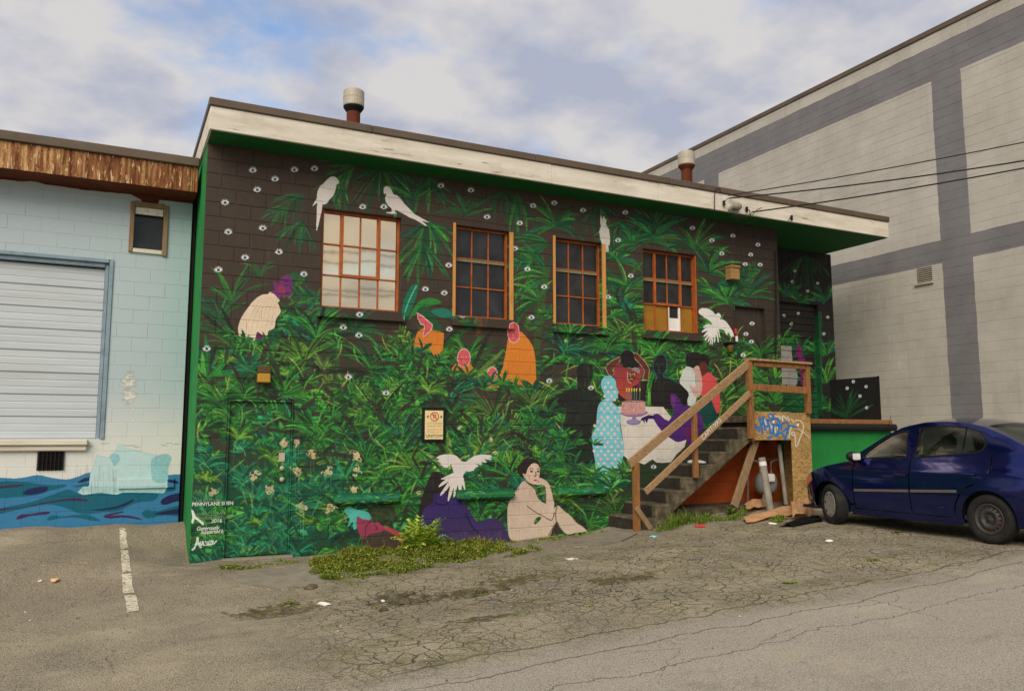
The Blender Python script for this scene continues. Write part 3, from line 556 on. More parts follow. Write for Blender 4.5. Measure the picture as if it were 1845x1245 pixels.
for a, b in ((600, 719), (820, 925), (1002, 1088)):
    v0, v1 = (898 + (a - 600) * -.033, 898 + (b - 600) * -.033); C.poly([(a, v0 - 9), (b, v1 - 9), (b, v1 + 5), (a, v0 + 5)], (22, 112, 82) if a < 700 else (30, 112, 58), alpha=.85)
    for _ in range(34): x = rng.uniform(a, b); y = 898 + (x - 600) * -.033 + rng.uniform(-8, 4); C.line([(x, y), (x + rng.uniform(3, 12), y + rng.uniform(-3, 3))], rng.uniform(1.4, 3), rng.choice([(70, 160, 120), (120, 170, 80), (18, 86, 60), (40, 130, 60), (24, 100, 90)]), alpha=.7)
# pale roses that ran, and white star-like eyes
for u, v in ((512, 799), (535, 797), (562, 818), (533, 847), (590, 848), (640, 820), (643, 846), (638, 880), (458, 856), (488, 884), (385, 888), (542, 914), (593, 916), (830, 770), (885, 790), (752, 885), (893, 815)):
    r = rng.uniform(6, 11) if u < 700 else 4
    for _ in range(12 if u < 700 else 6):           # loose looping strokes
        a = rng.uniform(0, 6.28); x, y = u + rng.gauss(0, .42) * r, v + rng.gauss(0, .42) * r; q = r * rng.uniform(.25, .55)
        C.line(curve([(x + q * math.cos(a + t), y + q * .8 * math.sin(a + t)) for t in (0, 1.1, 2.2, 3.3)]), rng.uniform(1.4, 3.2), rng.choice([(216, 184, 138), (222, 166, 122), (208, 198, 150), (186, 196, 142), (226, 206, 170)]), alpha=.8, dry=.2)
    if u < 620:
        for _ in range(3): x = u + rng.uniform(-7, 7); C.line([(x, v + 4), (x + rng.uniform(-1, 1), v + rng.uniform(18, 62))], rng.uniform(.8, 1.6), (160, 184, 124), alpha=.35)
EYES = [(455, 307), (495, 323), (530, 306), (566, 304), (463, 342), (405, 365), (411, 418), (473, 411), (441, 464), (502, 454), (393, 486), (547, 494), (372, 628), (645, 568), (618, 590), (646, 604), (627, 679), (695, 708), (653, 373), (691, 373), (794, 335), (848, 343), (877, 391), (936, 402), (960, 371), (998, 366), (1050, 379), (1126, 383), (1113, 433), (927, 448), (950, 485), (980, 517), (957, 572), (1136, 497), (1095, 535), (808, 478), (766, 521), (800, 528), (830, 570), (809, 593), (1247, 411), (1282, 433), (1320, 425), (1365, 441), (1300, 457), (1352, 459), (1342, 476), (1369, 477), (989, 686), (1064, 699), (1177, 841), (1359, 582), (1348, 601), (1358, 615), (1343, 639)]
for u, v in EYES: eye(C, u, v, 5.6 - 2.2 * (u - 400) / 1000)
kA = lambda p: Zc(330, 860, 7.32, p)
for q, w in (([(108, 952), (140, 930), (165, 880), (190, 780)], 3.4), ([(188, 785), (192, 850), (235, 922)], 4), ([(150, 890), (215, 862)], 2.4), ([(225, 838), (220, 876), (240, 880), (254, 832)], 2.6), ([(254, 832), (256, 882)], 2.6), ([(274, 838), (276, 884), (284, 848), (304, 834)], 2.6), ([(318, 838), (308, 862), (322, 876), (334, 856), (320, 838)], 2.4), ([(344, 828), (346, 876), (356, 840), (374, 826)], 2.6), ([(396, 826), (380, 846), (388, 868), (402, 846), (402, 866), (440, 828)], 2.4), ([(258, 894), (330, 886), (410, 866)], 2.4)):
    C.line(curve(kA(q)), w, (216, 226, 212))
# bare, scuffed paint at the foot of the wall
for _ in range(140):
    u = rng.uniform(345, 1090); v0 = 1020 - (u - 345) * .058
    C.line([(u, v0 - rng.uniform(0, 8)), (u + rng.uniform(-14, 14), v0 + rng.uniform(-4, 4))], rng.uniform(1, 4), rng.choice([(150, 148, 130), (110, 120, 110), (90, 110, 100), (180, 176, 160)]), alpha=.5)
def painted(name, C, rough=.7, bump=.25):
    N = NT(name); c, a = C.node(N, name)
    c = N.mix(N.math('MULTIPLY', N.noise(5, 8, None, .7), .30), c, (.018, .017, .014)); c = N.mix(N.math('MULTIPLY', N.step(N.noise(6, 6, N.map((2.5, 1, .22), (3, 1, 5)), .7), .55, .75), .22), c, (.16, .15, .12)); N.bump(N.noise(130, 5), bump, .006)
    return N, c, a
N, c, a = painted('mural_paint', C); M['mural'] = N.out(c, .68, 0, .3)

# ---- painted loading bay, panel, plywood, neighbour's sea mural
RY = 12.6
C2 = Canvas(11.5, 14.4, 1.9, 5.9, 190, Y=RY); C2.a[:] = 1; C2.rgb[:] = np.array((36, 33, 31), np.float32) / 255 * (1 + (C2.tex[..., None] - .5) * .2)
for u, v, n, a0, sp, ln, w, dr, al in [(1450, 462, 16, 270, 130, 60, 6, .3, .35), (1415, 535, 10, 70, 120, 34, 6, .6, .9), (1440, 545, 10, 80, 140, 30, 6, .6, .8), (1485, 545, 9, 100, 90, 40, 7, .4, .8), (1418, 620, 10, 70, 140, 40, 6, .8, .9), (1450, 640, 10, 100, 150, 46, 6, .7, .8), (1415, 680, 9, 80, 120, 44, 6, .6, .9), (1488, 640, 10, 90, 90, 44, 6, .5, .95), (1488, 690, 10, 90, 90, 50, 6, .5, .95), (1490, 740, 10, 90, 90, 50, 6, .4, .95), (1430, 740, 10, 90, 120, 50, 6, .5, .95), (1460, 745, 10, 90, 120, 50, 6, .5, .95), (1410, 740, 10, 90, 100, 60, 6, .5, .95)]:
    fan(C2, u, v, n, a0, sp, ln, w, dr, alpha=al, light=.25, dry=.3)
C2.poly([(1405, 702), (1478, 706), (1480, 760), (1405, 760)], (18, 84, 46), alpha=.55)
C2.poly([(1474, 560), (1480, 560), (1482, 756), (1474, 756)], (18, 92, 48), alpha=.8)
C2.poly([(1411, 621), (1432, 623), (1434, 645), (1432, 655), (1413, 655)], (168, 164, 156)); C2.blob([(1412, 659), (1422, 658), (1429, 670), (1425, 690), (1413, 692)], (172, 168, 160)); C2.blob([(1428, 660), (1440, 664), (1443, 690), (1430, 700), (1424, 694)], (160, 156, 150))
C2.blob([(1442, 622), (1450, 624), (1452, 640), (1458, 650), (1464, 696), (1452, 698), (1446, 650), (1441, 640)], (122, 26, 100))
for u, v in ((1432, 488), (1427, 507), (1473, 510), (1455, 524), (1419, 567), (1445, 563), (1432, 582), (1491, 571), (1484, 601), (1407, 661)): C2.ell(u, v, 2.8, 2.8, (206, 204, 198)); C2.ell(u + .5, v + .4, 1, 1, (60, 70, 80))
N, c, a = painted('bay_paint', C2); M['bay'] = N.out(c, .7)
PX = 14.08
C3 = Canvas(11.2, 12.65, 1.9, 3.1, 200, X=PX); C3.a[:] = 1; C3.rgb[:] = np.array((27, 25, 24), np.float32) / 255 * (1 + (C3.tex[..., None] - .5) * .25)
fan(C3, 1525, 752, 14, 95, 110, 50, 5, .35, [(20, 70, 38), (26, 84, 44), (18, 60, 34)], .7, .05, .4)
for u, v in ((1537, 687), (1526, 699), (1560, 696), (1549, 713), (1561, 734)): C3.ell(u, v, 3.0, 3.0, (214, 216, 214)); C3.ell(u + .5, v + .4, 1.1, 1.1, (90, 130, 160))
N, c, a = painted('panel_paint', C3); M['panel'] = N.out(c, .7)
PLY_Y = 10.6
C4 = Canvas(9.9, 11.4, .2, 2.3, 260, Y=PLY_Y)
kp = lambda p: Zc(1350, 730, 12.45, p)
for q, w in (([(560, 250), (640, 250), (690, 260), (680, 310)], 3), ([(740, 360), (745, 230), (830, 310), (860, 250), (890, 360)], 3), ([(920, 310), (975, 340), (990, 400)], 2.5), ([(1010, 350), (1080, 335), (1160, 360), (1210, 450), (1200, 560), (1150, 700), (1050, 930), (1030, 760), (1010, 620), (960, 600), (950, 650), (1000, 690)], 2.4), ([(1070, 510), (1200, 600), (1370, 740)], 1.6), ([(330, 290), (360, 400), (420, 560)], 2.6), ([(880, 740), (920, 540), (940, 480)], 2.6), ([(470, 420), (500, 520)], 4), ([(560, 480), (580, 620)], 4), ([(610, 440), (640, 560)], 3)):
    C4.line(curve(kp(q)), w, (228, 220, 200), alpha=.9)
for p in ((1085, 435), (455, 250), (540, 370)): C4.ell(*kp([p])[0], 2.2, 2.6, (232, 226, 212))
for q, w in (([(120, 420), (150, 560), (130, 620), (200, 470), (220, 600)], 2.8), ([(210, 270), (260, 450), (290, 650)], 3.4), ([(210, 290), (260, 310), (320, 270), (290, 420), (250, 500)], 3.2), ([(300, 320), (330, 430), (350, 560)], 3), ([(380, 300), (420, 420), (390, 620), (440, 480), (470, 620), (520, 610), (540, 480)], 3.2), ([(380, 310), (470, 340), (600, 300), (670, 370), (680, 480)], 3.2), ([(440, 220), (500, 200), (545, 250), (510, 300), (455, 280), (440, 220)], 2.8), ([(480, 430), (530, 420), (540, 500), (540, 620), (580, 680), (640, 600), (660, 470), (600, 390)], 3.2), ([(560, 430), (620, 460), (660, 480)], 3), ([(620, 710), (660, 630), (720, 620), (770, 690), (790, 770)], 3.2), ([(720, 560), (715, 450), (780, 380), (850, 410), (860, 500), (780, 560), (760, 600)], 3.2), ([(870, 470), (840, 620), (800, 760)], 3.6), ([(860, 480), (960, 465), (1070, 500)], 3.4), ([(380, 720), (500, 690)], 2.4), ([(410, 755), (510, 715)], 2.4), ([(360, 480), (420, 450), (470, 470)], 3)):
    C4.line(curve(kp(q)), w, (26, 112, 182))
N = NT('plywood')
c4, a4 = C4.node(N, 'graffiti')
wv = N.noise(5, 6, N.map((1.2, 1, 3.2)), .6, 2.2); rg = N.n('ShaderNodeMath', operation='PINGPONG'); N.l(N.math('MULTIPLY', wv, 9), rg.inputs[0]); rg.inputs[1].default_value = 1
pc = N.ramp(rg.outputs[0], [(.0, lin((118, 86, 44))), (.5, lin((166, 132, 78))), (1, lin((190, 158, 104)))])
pc = N.mix(N.math('MULTIPLY', N.step(N.noise(3, 6), .5, .7), .4), pc, lin((104, 84, 56)))
N.bump(wv, .15, .01); M['plywood'] = N.out(N.mix(a4, pc, c4), .8)
LY = 12.7
C5 = Canvas(-1.9, 1.0, .3, 5.4, 170, Y=LY)
kl = lambda p: Zc(20, 780, 5.426, p)
SEA, TL, NV, MR = (52, 118, 158), (14, 92, 112), (24, 32, 76), (58, 40, 74)
C5.poly(list(map(tuple, curve(kl([(-140, 430), (20, 440), (130, 430), (260, 408), (400, 435), (540, 450), (660, 420), (770, 385), (1000, 420), (1300, 420), (1560, 405), (1690, 395)])))) + [(340, 1010), (-10, 1010)], SEA, tv=.05)
for q, cc_ in (([(-140, 480), (120, 475), (230, 490), (400, 505), (540, 500), (500, 530), (380, 560), (260, 600), (60, 620), (-140, 620)], TL), ([(560, 550), (700, 600), (860, 580), (1000, 600), (1120, 560), (1220, 585), (1350, 570), (1440, 600), (1380, 660), (1220, 680), (1040, 760), (900, 770), (700, 790), (500, 720), (300, 700), (-140, 790), (-140, 740), (200, 670), (400, 600)], TL), ([(600, 520), (680, 500), (770, 480), (770, 510), (680, 525)], TL), ([(1500, 540), (1570, 520), (1610, 540), (1580, 565), (1500, 570)], TL), ([(1275, 780), (1330, 745), (1420, 760), (1690, 700), (1690, 810), (1500, 800), (1330, 830)], TL), ([(345, 840), (400, 800), (500, 810), (640, 795), (760, 800), (870, 850), (800, 855), (640, 825), (480, 830), (380, 850)], TL),
             ([(115, 590), (170, 545), (300, 520), (358, 530), (330, 570), (200, 600)], NV), ([(650, 480), (700, 445), (760, 430), (762, 460), (700, 478)], NV), ([(1460, 680), (1480, 640), (1560, 600), (1690, 585), (1690, 650), (1600, 670), (1500, 700)], NV), ([(1400, 790), (1500, 760), (1690, 730), (1690, 780), (1560, 795)], NV), ([(1520, 470), (1560, 450), (1640, 480), (1600, 488)], NV), ([(770, 750), (900, 735), (1050, 705), (1190, 645), (1180, 670), (1080, 720), (920, 750)], NV),
             ([(-140, 520), (60, 500), (120, 505), (60, 525), (-140, 540)], MR), ([(-140, 740), (100, 720), (300, 680), (500, 645), (640, 630), (745, 650), (720, 665), (560, 660), (380, 680), (150, 720), (-140, 760)], MR), ([(50, 830), (90, 795), (200, 785), (350, 762), (375, 780), (330, 795), (200, 805), (110, 830), (60, 842)], MR), ([(900, 815), (940, 790), (1080, 762), (1090, 772), (970, 805), (1060, 800), (1160, 805), (1270, 835), (1250, 842), (1100, 822), (960, 832)], MR)):
    C5.blob(kl(q), cc_, tv=.06)
ICE = (182, 208, 208)
C5.poly(kl([(835, 215), (950, 240), (1020, 180), (1045, 110), (1110, 108), (1110, 145), (1270, 180), (1430, 215), (1560, 220), (1525, 450), (1525, 530), (1490, 585), (1400, 570), (1250, 580), (1130, 560), (1030, 600), (870, 580), (700, 602), (645, 575), (760, 510), (770, 400), (800, 330)]), ICE, tv=.04)
C5.blob(kl([(1370, 260), (1440, 215), (1530, 205), (1565, 250), (1530, 340), (1520, 470), (1390, 470), (1365, 360)]), (140, 188, 192)); C5.blob(kl([(960, 230), (1000, 195), (1050, 215), (1060, 260), (1010, 320), (985, 280)]), (140, 188, 192))
C5.poly(kl([(700, 520), (1500, 510), (1490, 585), (1250, 578), (870, 580), (650, 575)]), (160, 196, 196))
for _ in range(46):                                 # scraped white patch
    u = rng.gauss(233, 5.5); v = rng.choice((rng.gauss(688, 7), rng.gauss(714, 7))); C5.line([(u - rng.uniform(2, 9), v), (u + rng.uniform(2, 9), v + rng.uniform(-2, 2))], rng.uniform(1.5, 4.5), rng.choice([(222, 214, 198), (228, 220, 206), (212, 206, 192)]), alpha=.85, dry=.3)
for v in (735, 757): C5.ell(239, v, 2, 3.4, (222, 216, 202))
# rust paint left along the soffit and above the little window
C5.poly([(-10, 300), (370, 352), (352, 368), (310, 363), (287, 360), (283, 374), (258, 370), (254, 360), (235, 350), (190, 346), (150, 342), (110, 336), (80, 332), (60, 326), (40, 327), (-10, 322)], (92, 40, 20))
for _ in range(26):
    u = rng.uniform(130, 210); v = rng.uniform(830, 880); C5.line([(u, v), (u + rng.uniform(-2, 2), v + rng.uniform(15, 70))], rng.uniform(1, 2.4), (96, 100, 92), alpha=.16)
for _ in range(20):
    u = rng.uniform(30, 330); v = rng.uniform(796, 806); C5.line([(u, v), (u + rng.uniform(6, 20), v + rng.uniform(-1, 1))], 1.4, (120, 100, 74), alpha=.5)
N = NT('neighbour_paint'); c5, a5 = C5.node(N, 'sea_mural'); g = N.xyz()
bc = N.mix(N.step(g[2], 1.35, 2.6), lin((216, 216, 208)), lin((176, 190, 194)))
bc = N.mix(N.math('MULTIPLY', N.step(g[0], .35, .95), N.step(g[2], 1.6, 3.2)), bc, lin((160, 186, 186)))
bc = N.mix(N.math('MULTIPLY', N.noise(4, 8, None, .7), .2), bc, lin((156, 164, 160)))
N.bump(N.noise(120, 5), .25, .006); M['neighbour'] = N.out(N.mix(a5, bc, c5), .75)

# ------------------------------------------------------------------ concrete blocks
def subtract(rects, hole):
    o = []; hx0, hx1, hz0, hz1 = hole
    for x0, x1, z0, z1 in rects:
        if hx0 >= x1 or hx1 <= x0 or hz0 >= z1 or hz1 <= z0: o.append((x0, x1, z0, z1)); continue
        if x0 < hx0: o.append((x0, hx0, z0, z1))
        if x1 > hx1: o.append((hx1, x1, z0, z1))
        a, b = max(x0, hx0), min(x1, hx1)
        if z0 < hz0: o.append((a, b, z0, hz0))
        if z1 > hz1: o.append((a, b, hz1, z1))
    return o
def blockbm(bm, w, h, o=(0, 0, 0), axis='Y', depth=.03, ch=.004):   # chamfered face looking to -Y (or -X), back left open
    def V(a, n, z): return bm.verts.new((o[0] + a, o[1] + n, o[2] + z) if axis == 'Y' else (o[0] + n, o[1] - a, o[2] + z))
    F_ = [V(ch, 0, ch), V(w - ch, 0, ch), V(w - ch, 0, h - ch), V(ch, 0, h - ch)]
    R_ = [V(0, ch, 0), V(w, ch, 0), V(w, ch, h), V(0, ch, h)]; B_ = [V(0, depth, 0), V(w, depth, 0), V(w, depth, h), V(0, depth, h)]
    bm.faces.new(F_)
    for i in range(4):
        j = (i + 1) % 4; bm.faces.new((F_[j], F_[i], R_[i], R_[j])); bm.faces.new((R_[j], R_[i], B_[i], B_[j]))
BW, BH, GAP = .406, .2032, .009
def block_wall(parent, mat, a0, a1, z0, z1, plane, holes, axis='Y', prio=None, limit=290, zoff=0):
    """running-bond blocks on the face of a wall; the largest in view are pieces of their own"""
    rects = []; k = 0; z = z0 - zoff
    while z < z1:
        off = (k % 2) * BW / 2; a = a0 - BW - off
        while a < a1:
            r = [(max(a, a0), min(a + BW, a1), max(z, z0), min(z + BH, z1))]; a += BW
            if r[0][1] - r[0][0] < .03 or r[0][3] - r[0][2] < .03: continue
            for h in holes: r = subtract(r, h)
            rects += [q for q in r if q[1] - q[0] > .03 and q[3] - q[2] > .03]
        z += BH; k += 1
    if prio: rects.sort(key=prio)
    shared = {}; rest = BM(); nrest = 0
    for i, (x0, x1, q0, q1) in enumerate(rects):
        w, h = x1 - x0 - GAP, q1 - q0 - GAP; n = plane + rng.uniform(-.0012, .0012)
        pos = (x0 + GAP / 2, n, q0 + GAP / 2) if axis == 'Y' else (n, -(x0 + GAP / 2), q0 + GAP / 2)
        if i < limit:
            key = (round(w, 3), round(h, 3))
            if key not in shared:
                b = BM(); blockbm(b, w, h, axis=axis); me = bpy.data.meshes.new('block'); b.normal_update(); b.to_mesh(me); b.free(); me.materials.append(mat); shared[key] = me
            o = bpy.data.objects.new('block', shared[key]); COL.objects.link(o); o.parent = parent; o.location = pos
        else:
            blockbm(rest, w, h, pos, axis); nrest += 1
    if nrest: obj('block_courses', rest, mat, parent, kind='stuff')
    else: rest.free()

# ------------------------------------------------------------------ the mural building
Z = lambda z: z + EZ
FX0, FX1 = 1.0, 11.58; WT, WB = Z(3.33), Z(1.86)
wx = [(2.62, 3.83)] + [tuple(float(onY(u, 480, FY)[0]) for u in p) for p in ((820, 917), (1000, 1084), (1158, 1255))]
LD = (1.41, 2.28, Z(-1.62), Z(.50)); UD = (10.41, 11.2, Z(.37), Z(2.47))
holes = [(a, b, WB, WT) for a, b in wx] + [LD, UD]
bld = thing('mural_building', 'flat roofed block building with a jungle and people mural', 'building', (6, 11.5, 0))
wall = part_empty('front_wall', bld)
bm = BM()
core = [(FX0 + .002, FX1 - .002, Z(-2.1), Z(4.06))]
for h in holes: core = subtract(core, h)
for a, b, c_, d in core: box(bm, a, b, FY + .007, FY + .22, c_, d)
obj('wall_core', bm, M['mural'], wall)
block_wall(wall, M['mural'], FX0, FX1, Z(-2.0), Z(4.06), FY, holes, prio=lambda r: (r[0] + r[1]) / 2 * .8 + (0 if r[2] > Z(.6) else 3.2 if r[2] > Z(-.6) else 4.5) - (r[1] - r[0]) * 3, zoff=.06)
def shell(name, x0, x1, y0, y1, z0, z1, mat, lab=None):
    o = obj(name, box(BM(), x0, x1, y0, y1, z0, z1), mat, bld); return o
shell('side_wall', FX0, FX0 + .2, FY + .032, 22, Z(-2), Z(4.055), M['green_wall'])
shell('side_wall', 14.1, 14.3, RY + .225, 22, Z(-2), Z(4.055), M['green_wall'])
shell('return_wall', 11.38, 11.575, FY + .225, RY - .003, Z(-2), Z(4.055), M['mural'])
shell('back_wall', FX0 + .21, 14.09, 21.8, 22, Z(-2), Z(4.055), M['dark_interior'])
shell('inner_floor', FX0 + .21, 14.09, FY + .23, 21.79, Z(.2), Z(.34), M['dark_interior'])
# loading bay wall with its roll-up door
BD = (12.6, 13.83, Z(.33), Z(2.87)); bay = part_empty('bay_wall', bld); bm = BM()
for a, b, c_, d in subtract([(11.58, 14.298, Z(.1), Z(4.055))], BD): box(bm, a, b, RY + .007, RY + .22, c_, d)
obj('wall_core', bm, M['bay'], bay); block_wall(bay, M['bay'], 11.58, 14.3, Z(.31), Z(4.055), RY, [BD], limit=60)
rd = part_empty('bay_door', bld)
for i in range(17): z = BD[2] + i * .15; obj('slat', box(BM(), BD[0] + .01, BD[1] - .01, RY + .10 + .012 * (i % 2), RY + .15, z + .004, min(z + .146, BD[3] - .002), .006), M['bay'], rd)
# roof
rf = part_empty('roof', bld); RX0, RX1, RF = .97, 14.19, 11.0
bm = BM(); box(bm, RX0 + .03, RX1 - .03, RF + .045, 22.2, Z(4.06), Z(4.10)); obj('soffit', bm, M['soffit'], rf)
bm = BM(); box(bm, RX0 + .05, RX1 - .05, RF + .08, 22.15, Z(4.10), Z(4.44)); obj('roof_deck', bm, M['roofing'], rf)
cuts = [RX0, 6.2, 8.35, 10.62, RX1]
for a, b in zip(cuts, cuts[1:]): obj('fascia_board', box(BM(), a + .002, b - .002, RF + rng.uniform(-.004, .004), RF + .044, Z(4.075), Z(4.395), .004), M['white_wood'], rf)
obj('fascia_board', box(BM(), RX0, RX0 + .04, RF + .05, 15.8, Z(4.075), Z(4.395), .004), M['white_wood'], rf)
obj('fascia_board', box(BM(), RX1 - .04, RX1, RF + .05, 22.2, Z(4.075), Z(4.395), .004), M['white_wood'], rf)
cuts = [RX0 - .02, 3.2, 5.9, 8.6, 11.4, RX1 + .02]
for a, b in zip(cuts, cuts[1:]):
    bm = BM(); box(bm, a, b - .003, RF - .03, RF + .12, Z(4.398), Z(4.51) + rng.uniform(-.006, .004), .01); obj('flashing', bm, M['flashing'], rf)
for x in (RX0 - .02, RX1 - .06): obj('flashing', box(BM(), x, x + .08, RF + .125, 22.2, Z(4.398), Z(4.50), .01), M['flashing'], rf)
# vents on the roof
for x, h1, nm in ((3.44, Z(5.9), 'a'), (10.6, Z(5.97), 'b')):
    p = obj('vent_pipe', lathe(BM(), [(.115, 0), (.115, h1 - .36 - Z(4.44)), (.11, h1 - .3 - Z(4.44))], (x, 13, Z(4.43))), M['rust'], bld, smooth=False)
    bm = lathe(BM(), [(.115, -.40), (.165, -.33), (.175, -.31), (.175, -.30)], (x, 13, h1), n=28); obj('cowl_collar', bm, M['rust'] if nm == 'b' else M['black_paint'], p)
    bm = lathe(BM(), [(.172, -.298), (.178, -.28), (.178, -.16), (.182, -.155), (.178, -.15), (.178, -.03), (.14, 0)], (x, 13, h1), n=28); obj('cowl', bm, M['galv'], p)
    obj('roof_boot', lathe(BM(), [(.22, 0), (.15, .1), (.118, .16)], (x, 13, Z(4.44))), M['galv'], p)
# windows
gm = NT('mirror_glass'); gm.bump(gm.noise(1.6, 3), .05, .02); M['sky_glass'] = gm.out((.84, .70, .46), .04, .92, .5)
gd = NT('dusty_glass'); gcol = gd.ramp(gd.noise(3, 6), [(.3, (.012, .013, .014)), (.7, (.035, .037, .036))]); M['dark_glass'] = gd.out(gcol, .18, 0, .35)
M['board_ochre'] = pmat('board_ochre', (150, 106, 30), .8, .15, 5, .1, 40, stain=(80, 50, 14)); M['screen_strip'] = pmat('screen_strip', (120, 116, 84), .8, .3, 60)
def window(idx, x0, x1, cols, sash, glass, casing=False):
    w = part_empty('window', bld); yg = FY + .13; z0, z1 = WB, WT; fr = .035
    obj('jamb', box(BM(), x0 + .001, x0 + fr, FY + .05, FY + .17, z0, z1), M['orange_steel'], w); obj('jamb', box(BM(), x1 - fr * .8, x1 - .001, FY + (.02 if idx == 3 else .085), FY + .17, z0, z1), M['orange_steel'], w)
    obj('head', box(BM(), x0 + fr, x1 - fr, FY + .10, FY + .17, z1 - fr, z1 - .001), M['orange_steel'], w); obj('bottom_rail', box(BM(), x0 + fr, x1 - fr, FY + .06, FY + .17, z0 + .001, z0 + fr), M['orange_steel'], w)
    X = [x0 + fr + (x1 - x0 - 2 * fr) * i / cols for i in range(cols + 1)]; Zs = [z0 + fr + (z1 - z0 - 2 * fr) * i / 3 for i in range(4)]
    t = .0095
    for i in range(1, cols):
        thick = sash and i in (sash[0], sash[1])
        if thick: obj('mullion', box(BM(), X[i] - .02, X[i] + .02, yg - .045, yg + .012, Zs[1] - .01, z1 - fr), M['orange_steel'], w); obj('muntin', box(BM(), X[i] - t, X[i] + t, yg - .022, yg + .01, z0 + fr, Zs[1] - .011), M['orange_steel'], w)
        else: obj('muntin', box(BM(), X[i] - t, X[i] + t, yg - .022, yg + .01, z0 + fr, z1 - fr), M['orange_steel'], w)
    for j in (1, 2): obj('muntin', box(BM(), x0 + fr, x1 - fr, yg - .025, yg + .008, Zs[j] - t, Zs[j] + t), M['orange_steel'], w)
    if sash: obj('sash_rail', box(BM(), X[sash[0]] + .025, X[sash[1]] - .025, yg - .047, yg - .026, Zs[1] - .012, Zs[1] + .03), M['orange_steel'], w)
    for i in range(cols):
        for j in range(3):
            m = glass
            if idx == 3 and j == 0: m = M['board_ochre'] if i != 2 else M['dark_glass']
            y = yg + rng.uniform(-.002, .002); bm = BM(); box(bm, X[i] + .004, X[i + 1] - .004, y, y + .004, Zs[j] + .004, Zs[j + 1] - .004)
            bmesh.ops.rotate(bm, verts=bm.verts, cent=(X[i], y, Zs[j]), matrix=Matrix.Rotation(rng.uniform(-.006, .006), 3, 'X') @ Matrix.Rotation(rng.uniform(-.006, .006), 3, 'Z'))
            obj('pane', bm, m, w)
    if glass is M['dark_glass']: obj('screen_bar', box(BM(), x0 + fr, x1 - fr, yg - .032, yg - .0255, Zs[2] - .055, Zs[2] - .016), M['screen_strip'], w)
    if casing:
        obj('casing', box(BM(), x0 - .045, x0 - .001, FY - .02, FY + .03, z0 - .02, z1 + .03, .003), M['raw_wood'], w); obj('casing', box(BM(), x1 + .001, x1 + .07, FY - .02, FY + .03, z0 - .02, z1 - .01, .003), M['raw_wood'], w)
    obj('sill', box(BM(), x0 - .06, x1 + .06, FY - .075, FY + .05, z0 - .15, z0 - .002, .008), M['mural'], w)
    return w, X, Zs
window(0, *wx[0], 4, (1, 3), M['sky_glass']); window(1, *wx[1], 3, None, M['dark_glass'], True); window(2, *wx[2], 3, None, M['dark_glass'], True)
w4, X4, Z4 = window(3, *wx[3], 4, (1, 3), M['dark_glass'])
obj('paper_sheet', box(BM(), X4[2] + .03, X4[3] - .05, FY + .118, FY + .121, Z4[0] + .02, Z4[0] + .24), M['paper'], w4)
for a, b, c_, d in ((X4[2] + .012, X4[2] + .03, Z4[0] - .01, Z4[1] - .03), (X4[3] - .05, X4[3] - .012, Z4[0] - .01, Z4[1] - .03), (X4[2] + .03, X4[3] - .05, Z4[0] - .01, Z4[0] + .02)): obj('white_stop', box(BM(), a, b, FY + .1, FY + .122, c_, d), M['paper'], w4)
# doors
def door(r, dep, lip):
    d = part_empty('door', bld)
    lf = obj('door_leaf', box(BM(), r[0] + .02, r[1] - .02, FY + dep, FY + dep + .045, r[2] + .01, r[3] - .03, .004), M['mural'], d)
    for a, b, c_, e in ((r[0] + .001, r[0] + .018, r[2], r[3]), (r[1] - .018, r[1] - .001, r[2], r[3]), (r[0] + .018, r[1] - .018, r[3] - .028, r[3] - .001)): obj('door_frame', box(BM(), a, b, FY - lip, FY + dep + .05, c_, e), M['mural'], d)
    return d
d1 = door(LD, .02, .012); kx = LD[1] - .1
obj('lock_plate', box(BM(), *(float(onY(u, 823, FY)[0]) for u in (502, 513)), FY + .008, FY + .018, float(onY(507, 831, FY)[1]), float(onY(507, 815, FY)[1]), .003), M['galv'], d1)
for v in (843, 863):
    p = P3(507, v, FY); obj('door_knob', lathe(BM(), [(.012, -.05), (.03, -.045), (.036, -.025), (.02, -.006), (.02, .03)][::1], (p.x, 0, 0)), M['galv'], d1) if False else None
    bm = BM(); bmesh.ops.create_uvsphere(bm, u_segments=12, v_segments=8, radius=.034, matrix=Matrix.Translation((p.x, FY - .02, p.z)) @ Matrix.Diagonal((1, .8, 1, 1))); tube(bm, [(p.x, FY - .01, p.z), (p.x, FY + .02, p.z)], .02, 10); obj('door_knob', bm, M['galv'], d1, smooth=True)
obj('threshold', box(BM(), LD[0] - .02, LD[1] + .05, FY - .12, FY + .1, Z(-1.9), LD[2] - .004, .02), M['concrete'], d1)
door(UD, .07, .015)
# three ledges low on the wall
for a, b in ((600, 719), (820, 925), (1002, 1088)):
    x0, x1 = (float(onY(u, 893, FY)[0]) for u in (a, b)); z = Z(-.93)
    bm = BM(); box(bm, x0, x1, FY - .085, FY - .001, z - .05, z + .06, .03); obj('ledge', bm, M['mural'], bld)
obj('orange_box_vent', box(BM(), 8.9, 9.3, FY - .01, FY - .001, Z(-1.0), Z(-.95)), M['rust'], bld) if False else None
